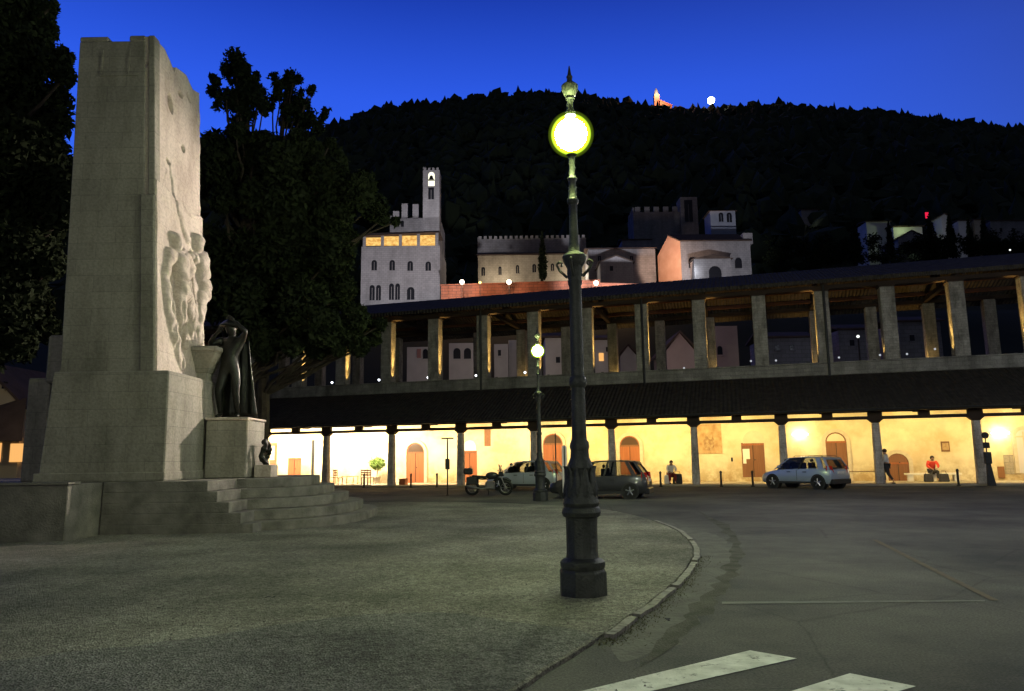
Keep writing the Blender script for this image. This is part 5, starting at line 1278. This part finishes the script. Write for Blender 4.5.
# long battlemented palace, two stretches with a cypress between
bld('long_palace', 'long low battlemented palace with small arched windows behind the street lamps', 'palace', 200, 477.5, 586, 238.5, 300, m_pale2, 14, cren=21)
lp2 = bld('lit_range', 'cream lower range with arched windows below the battlements', 'building', 196.5, 478, 586, 255, 300, m_cream, 3.4,
    wins=W((481.5, 267, 485, 276), (498.5, 266.5, 501.5, 275), (516, 265, 519, 273.5), (532.5, 264, 536, 272.5), (551, 263.5, 554, 271)), roof='gable_x', rh=.9)
bld('stone_house', 'dim stone house right of the lamp capital below the ruins', 'house', 185, 588, 655, 249, 300, m_pale2, 10, roof='gable_x', rh=1.6, wins=W((598, 256, 601, 261, 'rect'), (612, 257, 615, 262, 'rect'), (630, 256, 633, 261, 'rect')))
bld('small_house', 'small pale house peeking above the dim stone house', 'house', 205, 622, 651, 240, 262, m_pale, 8, roof='gable_x', rh=1.0)
bld('low_house', 'low house with pale front between dim house and terrace', 'house', 176, 600, 633, 262, 300, m_pale, 8, roof='gable_y', rh=1.5, wins=W((610, 266, 613, 271, 'rect')))
rn = bld('ruined_palace', 'faint ruined palace block high above the church', 'ruin', 250, 633, 680, 212, 250, m_pale2, 12, cren=5)
bld('ruined_tower', 'faint narrow ruined tower right of the ruined palace', 'tower', 248, 680, 697, 197, 250, m_pale2, 6, wins=W((685, 200, 692, 222, 'rect')))
# church: salmon gable end and grey side wall
def church():
    Y0 = 178
    a = aty(657, 270, Y0+3); c = aty(681.5, 270, Y0); e = aty(751, 270, Y0+1)
    t = thing('church', 'stone church with salmon lit gable end and grey side wall', 'church', (c.x, Y0, hz(c.x, Y0)-.5))
    O = t.location; zb = -.5
    ze1 = aty(681, 241.5, Y0).z-O.z; za = aty(657.5, 256, Y0+8).z-O.z; zp = aty(668.5, 236, Y0+4).z-O.z
    A = Vector((aty(657.5, 256, Y0+8).x-O.x, 8, 0)); B = Vector((0, 0, 0)); C = Vector((e.x-O.x, .5, 0)); D = A+(C-B); Mid = (A+B)/2
    zeR = aty(751, 241, Y0+.5).z-O.z
    MB().add([(A.x, A.y, zb), (B.x, B.y, zb), (B.x, B.y, ze1), (Mid.x, Mid.y, zp), (A.x, A.y, za)], [(0, 1, 2, 3, 4)]).build('gable_end', m_salmon, t)
    MB().hexa([(A.x, A.y+.05, zb), (B.x+.05, B.y+.02, zb), (C.x, C.y, zb), (D.x, D.y, zb)], [(A.x, A.y+.05, za), (B.x+.05, B.y+.02, ze1), (C.x, C.y, ze1), (D.x, D.y, za)]).build('wall', m_pale, t)
    MB().add([(B.x-.3, B.y-.5, ze1-.1), (C.x+.4, C.y-.5, ze1-.1), (Mid.x+(C-B).x+.4, Mid.y+.5, zp+.1), (Mid.x-.2, Mid.y, zp+.1), (B.x-.3, B.y-.5, ze1+.2), (C.x+.4, C.y-.5, ze1+.2), (Mid.x+(C-B).x+.4, Mid.y+.5, zp+.4), (Mid.x-.2, Mid.y, zp+.4)],
             [(0, 1, 2, 3), (4, 5, 6, 7), (0, 1, 5, 4), (1, 2, 6, 5), (2, 3, 7, 6), (3, 0, 4, 7)]).build('roof', m_roofd, t)
    for (x0, y0_, x1, y1_) in ((689, 257, 695, 268), (735.5, 258, 741.5, 268)):
        p = aty(x0, y1_, Y0); q = aty(x1, y0_, Y0); MB().prism(arch((p.x+q.x)/2-O.x, p.z-O.z, q.x-p.x, q.z-p.z, 6), -.12, .6).build('window', m_win, t)
    # porch
    p = aty(695, 278, Y0-4); q = aty(731, 258.5, Y0-4)
    po = MB().box(p.x-O.x, q.x-O.x, -4, 0, zb, q.z-O.z).build('porch', m_pale, t)
    MB().prism([(p.x-O.x-.5, q.z-O.z), (q.x-O.x+.5, q.z-O.z), ((p.x+q.x)/2-O.x, q.z-O.z+1.0)], -4.4, 0).build('porch_roof', m_roofd, t)
    p2 = aty(709, 277, Y0-4); q2 = aty(721, 266, Y0-4); MB().prism(arch((p2.x+q2.x)/2-O.x, p2.z-O.z-.5, q2.x-p2.x, q2.z-p2.z+.5, 8), -4.1, -3.9).build('porch_arch', m_win, po)
    q3 = aty(751, 234, Y0+2); r3 = aty(742, 242, Y0+2); MB().box(r3.x-O.x, q3.x-O.x, 1, 3, ze1-.5, q3.z-O.z).build('gable_stub', m_pale, t)
    k = aty(697, 270, Y0-6)
    light('church_lamp', 'POINT', (k.x-1.2, Y0-5.5, k.z), 420, (.9, .95, 1.0), .15)
    light('church_flood', 'SPOT', (c.x-9.5, Y0-6, aty(660, 262, Y0).z), 8000, (1.0, .66, .46), .3, aim=(Mid.x+O.x, Y0+4, aty(668, 258, Y0).z), cone=80, blend=.4)
    return t
church()
ct = bld('church_bell_tower', 'square blue grey bell tower with two openings behind the church', 'tower', 190, 710, 735, 211, 262, mat('blue grey stone', (.30, .33, .42), (.38, .41, .50), .4, .9, bump=.3), 6, wins=W((719, 212.5, 723, 222), (727, 212.5, 731.5, 222.5)), roof='hip', rh=1.1)
# terrace wall with three street lamps
a = aty(441, 284, 150); b = aty(600, 284, 150); c = aty(661, 284, 150); zt_ = (aty(441, 286, 150).z); zq = aty(600, 281, 150).z; zr = aty(660, 283.5, 150).z
zw = hz(0, 150)-1
t = thing('terrace_wall', 'orange lit retaining wall of the upper square behind the roof ridge', 'wall', (a.x, 150, 0))
MB().hexa([(0, 0, zw), (b.x-a.x, 0, zw), (b.x-a.x, 3, zw), (0, 3, zw)], [(0, 0, zt_), (b.x-a.x, 0, zq), (b.x-a.x, 3, zq), (0, 3, zt_)]).build('wall', m_orange, t)
MB().hexa([(b.x-a.x+.01, .3, zw), (c.x-a.x, .3, zw), (c.x-a.x, 3, zw), (b.x-a.x+.01, 3, zw)], [(b.x-a.x+.01, .3, zq-.3), (c.x-a.x, .3, zr), (c.x-a.x, 3, zr), (b.x-a.x+.01, 3, zq-.3)]).build('wall', m_orange, t)
MB().hexa([(-.2, -.3, zt_), (b.x-a.x, -.3, zq), (b.x-a.x, 3.2, zq), (-.2, 3.2, zt_)], [(-.2, -.3, zt_+.25), (b.x-a.x, -.3, zq+.25), (b.x-a.x, 3.2, zq+.25), (-.2, 3.2, zt_+.25)]).build('coping', m_orange, t)
m_sl = glow('warm street lamp globe', (1.0, .80, .58), 40)
for (x, y, P, nm) in ((462, 282, 1100, 'white street lamp on the terrace close right of the palace'), (509, 282, 1500, 'white street lamp on the terrace in front of the long palace'), (596, 283, 1300, 'white street lamp on the terrace just right of the front lamp post'), (480, 282.5, 150, 'small yellow lamp between the two left terrace lamps')):
    p = aty(x, y, 146.5)
    tt_ = thing('terrace_lamp', nm, 'street lamp', (p.x, p.y, p.z-3.2), 0, 'lamps along the terrace wall')
    MB().lathe([(.12, -2), (.07, 0), (.05, 3.0)], n=8).build('pole', m_darkmetal, tt_, 1)
    MB().ball((0, 0, 3.2), .42 if P > 900 else .25, 14, 9).build('globe', m_sl if P > 900 else glow('yellow lamp', (1, .75, .15), 6), tt_, 'all')
    light('terrace_light', 'POINT', (p.x, p.y-.9, p.z), P, (1.0, .60, .36), .3)
# houses glimpsed through the gallery
def gh(label, Y, x0, x1, yt, m, wins=(), roof=None, rh=1.2, name='house'):
    return bld(name, label, 'house', Y, x0, x1, yt, 440, m, 6, 0, 'houses seen through the gallery', 0, wins, roof, rh)
m_wh = mat('pale rendered house wall', (.50, .46, .44), (.60, .56, .53), .6, .9, bump=.2); m_pk = mat('pinkish house wall', (.46, .36, .34), (.55, .44, .41), .5, .9)
gh('pale house seen through the second clear gallery bay from the left', 80, 407, 431, 347, m_wh, W((423, 349, 428, 359), (417, 349, 421, 358, 'rect', mat('pinkish shutter', (.4, .2, .18)))))
gh('white house with two dark arched windows seen through the gallery', 82, 449, 479, 343, m_wh, W((453.5, 348, 460.5, 359), (464, 348, 471, 359)))
gh('pale house with tall chimney part seen left of the far lamp', 84, 494, 508, 344, m_wh, W((498, 350, 501, 356, 'rect')), None)
gh('taller pale house block seen left of the far lamp', 86, 508.5, 518, 340, m_wh)
gh('pale house seen just right of the far lamp', 82, 545, 563, 338, m_wh, W((556, 357, 560, 363, 'rect')), 'gable_x', 1)
gh('house with orange lit window seen right of the front lamp post', 84, 594, 610, 340, m_wh, W((599, 353, 603.5, 361, 'rect', m_warmwin), (606, 347, 609, 352, 'rect')), 'gable_x', .8)
gh('pale gabled house seen through the bay right of the front lamp post', 88, 620, 637, 356, m_wh, (), 'gable_y', 1.2)
gh('pinkish gabled house seen through the middle gallery bay', 80, 664, 697, 353, m_pk, (), 'gable_y', 2.2)
gh('pink house side with arched window seen in the bay right of centre', 82, 713, 737, 326, m_pk, W((717.5, 346, 722, 355)))
gh('dim long house seen behind the right gallery bays', 90, 765, 812, 338, m_pale2, W((775, 345, 779, 350, 'rect'), (790, 345, 794, 350, 'rect')), 'gable_x', 1)
gh('dim house with lit dot seen in the far right gallery bays', 92, 838, 872, 330, m_pale2, W((850, 340, 854, 346, 'rect')), 'gable_x', 1)
gh('dim house behind the rightmost clear gallery bay', 92, 898, 940, 322, m_pale2, W((910, 335, 914, 341, 'rect'), (925, 335, 929, 341, 'rect')), 'gable_x', 1)
for (x, y, Y, P, c) in ((430, 352, 70, 160, (1, .82, .75)), (480, 350, 72, 200, (1, .82, .75)), (530, 350, 72, 200, (1, .85, .72)), (600, 350, 72, 190, (1, .8, .68)), (690, 335, 70, 330, (1, .72, .66)), (850, 325, 80, 120, (.8, .85, 1))):
    p = aty(x, y, Y); light('street_light', 'POINT', p, P, c, .2)
# dim houses up on the right
m_dimw = mat('whitewashed wall', (.55, .55, .58), (.65, .65, .68), .5, .9)
bld('hill_house', 'pale hillside house at the left of the right hand group', 'house', 210, 866, 890, 222, 262, m_dimw, 8, roof='gable_x', rh=.8)
gh2 = bld('hill_house', 'grey gabled hillside house in front with small windows', 'house', 195, 898, 926, 238, 270, m_pale, 9, roof='gable_y', rh=2.0, wins=W((904, 244, 907, 248, 'rect'), (915, 243, 917, 248, 'rect')))
bld('hill_house', 'long pale house just behind the grey gabled hillside house', 'house', 206, 893, 922, 227, 262, m_dimw, 6, roof='gable_x', rh=.8)
bld('hill_house', 'narrow bright white lit house end between two cypresses', 'house', 205, 941, 948, 216, 255, m_dimw, 8, roof='gable_y', rh=.6)
bld('hill_house', 'small pale house right of the bright white house end', 'house', 208, 958, 970, 221, 258, m_dimw, 8, roof='gable_x', rh=.6)
bld('hill_house', 'brownish low house beside the last cypress', 'house', 208, 974, 984, 220, 258, m_cream, 8, roof='gable_x', rh=.5)
bld('hill_house', 'long dim house at the right edge of the hillside group', 'house', 210, 990, 1030, 221, 262, m_pale2, 10, roof='gable_x', rh=.8, wins=W((1000, 228, 1002, 232, 'rect'), (1012, 228, 1014, 232, 'rect')))
bld('hill_house', 'faint narrow house high on the dark slope left of the group', 'house', 260, 801, 818, 210, 240, m_pale2, 8, roof='gable_x', rh=.6)
for (x, y, Y, P, c) in ((906, 228, 203.0, 200, (.75, 1, .4)), (943, 234, 196, 250, (1, 1, .98)), (880, 232, 200, 60, (.8, 1, .85)), (1000, 234, 197, 60, (.7, .75, 1)), (965, 234, 197, 60, (.75, .8, 1)), (912, 258, 184, 70, (.7, .75, 1)), (810, 220, 250, 60, (.9, .85, .9))):
    light('hill_light', 'POINT', aty(x, y, Y), P, c, .2)
def cyp(label, x, yt, yb_, Y, hwpx):
    b = aty(x, yb_, Y); t_ = aty(x, yt, Y); h = t_.z-b.z; r = (aty(x+hwpx, yb_, Y).x-b.x)
    t = thing('cypress', label, 'tree', (b.x, Y, b.z), 0, 'cypresses around the old town')
    MB().tube([(0, 0, -1), (0, 0, h*.5)], [.25, .08], 6).build('trunk', m_bark, t)
    cs = [(0, 0, h*(f)) for f in (.15, .3, .45, .6, .72, .83, .93)]; rr = [r*q for q in (.9, 1, .95, .8, .6, .42, .22)]
    leaf_mesh('crown', cs, [(q, q, h*.13) for q in rr], 2200, .35, m_leaf, t, shell=.3)
cyp('tall dark cypress standing before the long battlemented palace', 543, 233, 282, 192, 4.5)
for i, (x, yt, yb_, hw, lb) in enumerate(((857, 218, 262, 5, 'dark cypress left of the pale hillside house'), (892, 222, 262, 3.5, 'thin cypress between two pale hillside houses'), (933, 216, 262, 7, 'broad dark cypress left of the bright white house end'), (953, 214, 258, 4.5, 'dark cypress right of the bright white house end'), (972, 218, 258, 3.5, 'small cypress beside the brownish low house'), (987, 216, 258, 4, 'cypress at the left end of the long dim house'))):
    cyp(lb, x, yt, yb_, 194, hw)
def shrubs():
    cs = []; rs = []
    for i in range(150):
        x = random.uniform(765, 1035); y = random.uniform(239, 262)-(4 if x > 980 else 0); p = aty(x, y, random.uniform(186, 192)); cs.append(tuple(p)); rs.append(random.uniform(1.0, 2.4))
    o = leaf_mesh('shrubbery', cs, rs, 26000, .34, m_leaf, None, shell=.2)
    tag(o, 'dark shrubbery hiding the foot of the hillside houses', kind='stuff')
shrubs()
# lit sanctuary on the ridge and far lamps
p = aty(660, 106, 650); t = thing('hilltop_church', 'tiny orange lit church on the ridge line', 'church', (p.x, p.y, p.z-1))
O = t.location; m_hc = mat('orange lit church wall', (.6, .3, .2), rough=.9)
MB().hexa([(-1, 0, -3), (11, 0, -3), (11, 8, -3), (-1, 8, -3)], [(-1, 0, 7), (11, 0, 1), (11, 8, 1), (-1, 8, 7)]).build('nave', m_hc, t); MB().hexa([(-1.3, -.5, 7), (11.6, -.5, 1), (11.6, 8.5, 1), (-1.3, 8.5, 7)], [(-1.3, -.5, 7.8), (11.6, -.5, 1.8), (11.6, 8.5, 1.8), (-1.3, 8.5, 7.8)]).build('roof', m_hc, t)
MB().box(-5, 0, 0, 5, 0, 13).build('belfry', m_hc, t)
MB().lathe([(2.6, 13), (2.2, 14.5), (1.6, 17), (.4, 20)], (-2.5, 2.5, 0), 8).build('spire', m_pale2, t)
light('church_light', 'POINT', (O.x+2, O.y-14, O.z+6), 22000, (1.0, .42, .22), .5)
light('belfry_light', 'POINT', (O.x-2.5, O.y-5, O.z+14), 5000, (1.0, .85, .6), .5)
m_far = glow('distant white lamp', (.93, 1.0, .88), 25)
for (x, y, Y, r, lb) in ((711, 100.5, 640, 3.2, 'bright white lamp on the ridge line'), (768, 165, 430, .55, 'tiny faint lamp on the upper dark slope'), (869, 176, 430, .75, 'tiny white lamp on the slope at the right'), (1010, 250, 180, .22, 'tiny lamp near the right edge above the roof'), (858, 336.5, 76, .16, 'small lamp seen through the far right gallery bays')):
    p = aty(x, y, Y)
    gz_ = min(hz(p.x, min(Y, YR)), p.z-1.5)
    t = thing('distant_lamp', lb, 'street lamp', (p.x, p.y, gz_), 0, 'far lamps on the hillside')
    MB().lathe([(.12, 0), (.08, p.z-gz_)], n=6).build('pole', m_darkmetal, t)
    MB().ball((0, 0, p.z-gz_), r, 14, 9).build('globe', m_far if Y > 600 else glow('faint far lamp', (.9, .95, .9), 1.5), t, 'all')
p = aty(927, 215.5, 200); t = thing('red_light_sign', 'small red glowing sign above the hillside houses', 'sign', (p.x, p.y, p.z-4))
MB().box(-.12, .12, -.1, .1, -2, 3.3).build('pole', m_darkmetal, t); MB().box(-.45, .45, -.1, .1, 3.2, 4.9).build('sign_face', glow('red sign', (1.0, .02, .08), .9), t)
for (x, y, z, lb) in ((268, 598, GZ, 'small dark dead leaf lying on the gravel at lower left'), (667.5, 620, 0, 'small dark dead leaf lying beside the kerb')):
    p = gnd(x, y, z); t = thing('dead_leaf', lb, 'leaf', p, random.uniform(0, 6))
    MB().add([(-.05, 0, .004), (0, -.03, .022), (.055, 0, .006), (0, .03, .02), (-.05, 0, .001), (0, -.03, .018), (.055, 0, .003), (0, .03, .016)], [(0, 1, 3), (1, 2, 3), (4, 7, 5), (5, 7, 6), (0, 4, 5, 1), (1, 5, 6, 2), (2, 6, 7, 3), (3, 7, 4, 0)]).build('blade', m_dk, t)
    MB().tube([(.05, 0, .008), (.08, .01, .012)], .003, 5).build('stalk', m_dk, t)
# house at the far left
hl = bld('farmhouse', 'cream gabled house with small window glimpsed left of the memorial', 'house', 58, -62, 22, 408, 480, mat('cream house wall', (.55, .47, .32), (.62, .54, .38), .5, .9), 8, roof='gable_y', rh=3.4,
    wins=W((2, 381.5, 5.5, 389, 'rect'), (9.5, 443.5, 24, 462, 'rect', m_warmwin), (-8, 443, 2, 462, 'rect', m_warmwin)))
Oh = hl.location; q0 = aty(-62, 440, 56); q1 = aty(27, 440, 56); q2 = aty(27, 397, 58); q3 = aty(-62, 424, 58)
MB().hexa([(q0.x-Oh.x, -2.6, q0.z-Oh.z-.1), (q1.x-Oh.x, -2.6, q1.z-Oh.z-.1), (q2.x-Oh.x, -.02, q2.z-Oh.z-.2), (q3.x-Oh.x, -.02, q3.z-Oh.z-.2)], [(q0.x-Oh.x, -2.6, q0.z-Oh.z), (q1.x-Oh.x, -2.6, q1.z-Oh.z), (q2.x-Oh.x, -.02, q2.z-Oh.z), (q3.x-Oh.x, -.02, q3.z-Oh.z)]).build('lean_to_roof', m_roofd, hl)
p = aty(10, 398, 50); light('house_light', 'POINT', (p.x, 50, p.z+1), 260, (1, .8, .5), .2)
ro = aty(-20, 400, 54)
# ------------------------------------------------------------------ unseen lamps and floods, and fills added with no lamp
light('memorial_flood', 'SPOT', (-.5, 27.5, 7.0), 7500, (1.0, .84, .72), .10, aim=(-9.2, 19.6, 6.0), cone=62, blend=.6)
light('relief_spot', 'SPOT', (-6.0, 19.8, ZP+.3), 75, (1.0, .84, .50), .05, aim=(-8.9, 19.6, 5.4), cone=44, blend=.9)
light('unseen_square_fill', 'POINT', (-3.0, -7.0, 6.2), 1700, (1.0, 1.0, .84), .25)  # fill added behind the camera to lift the gravel, no lamp built
light('unseen_street_fill', 'POINT', (14.0, 8.0, 6.5), 1000, (.95, .95, .80), .2)
light('unseen_street_fill', 'POINT', (30.0, 24.0, 7.5), 1100, (.80, .88, 1.0), .2)
light('unseen_street_fill', 'POINT', (2.5, 15.0, 8.0), 1200, (.92, 1.0, .74), .3)  # fill added over the middle of the square, no post beneath
pa = aty(400, 280, 120)
light('unseen_street_fill', 'POINT', (10.0, 24.0, 7.5), 850, (.95, .93, .90), .25)  # fill added above the road to lift columns and pillars
for xx in (-3, 17):
    light('long_palace_fill', 'POINT', (xx, 190.5, aty(520, 277, 192).z), 2000, (1.0, .84, .62), .3)  # fill added to help the terrace lamps light the cream range
light('palace_flood', 'SPOT', (pa.x+8, 112, 22), 95000, (1.0, .97, 1.0), .4, aim=(aty(402, 250, 170).x, 170, aty(402, 245, 170).z), cone=46, blend=.6)
light('tower_flood', 'SPOT', (aty(425, 225, 168).x, 166, aty(425, 226, 168).z), 6500, (1.0, .97, 1.0), .4, aim=(aty(418, 205, 184).x, 184, aty(425, 205, 184).z), cone=75, blend=.6)
light('town_flood', 'SPOT', (20, 130, 28), 80000, (.93, .92, 1.0), .4, aim=(aty(560, 250, 195).x, 195, aty(560, 245, 195).z), cone=50, blend=.7)
light('town_flood', 'SPOT', (45, 128, 24), 42000, (.95, .94, 1.0), .4, aim=(aty(715, 240, 185).x, 185, aty(715, 245, 185).z), cone=30, blend=.6)
# ------------------------------------------------------------------ render settings
sc.view_settings.view_transform = 'Standard'; sc.view_settings.look = 'None'; sc.view_settings.gamma = 1; sc.view_settings.exposure = 0
sc.view_settings.use_curve_mapping = False
sc.render.engine = 'CYCLES'
sc.cycles.use_denoising = True
try: sc.cycles.denoiser = 'OPENIMAGEDENOISE'
except Exception: pass
sc.cycles.max_bounces = 5; sc.cycles.diffuse_bounces = 3; sc.cycles.glossy_bounces = 3; sc.cycles.transparent_max_bounces = 8
sc.cycles.sample_clamp_indirect = 4; sc.cycles.caustics_reflective = False; sc.cycles.caustics_refractive = False
sc.cycles.use_light_tree = True
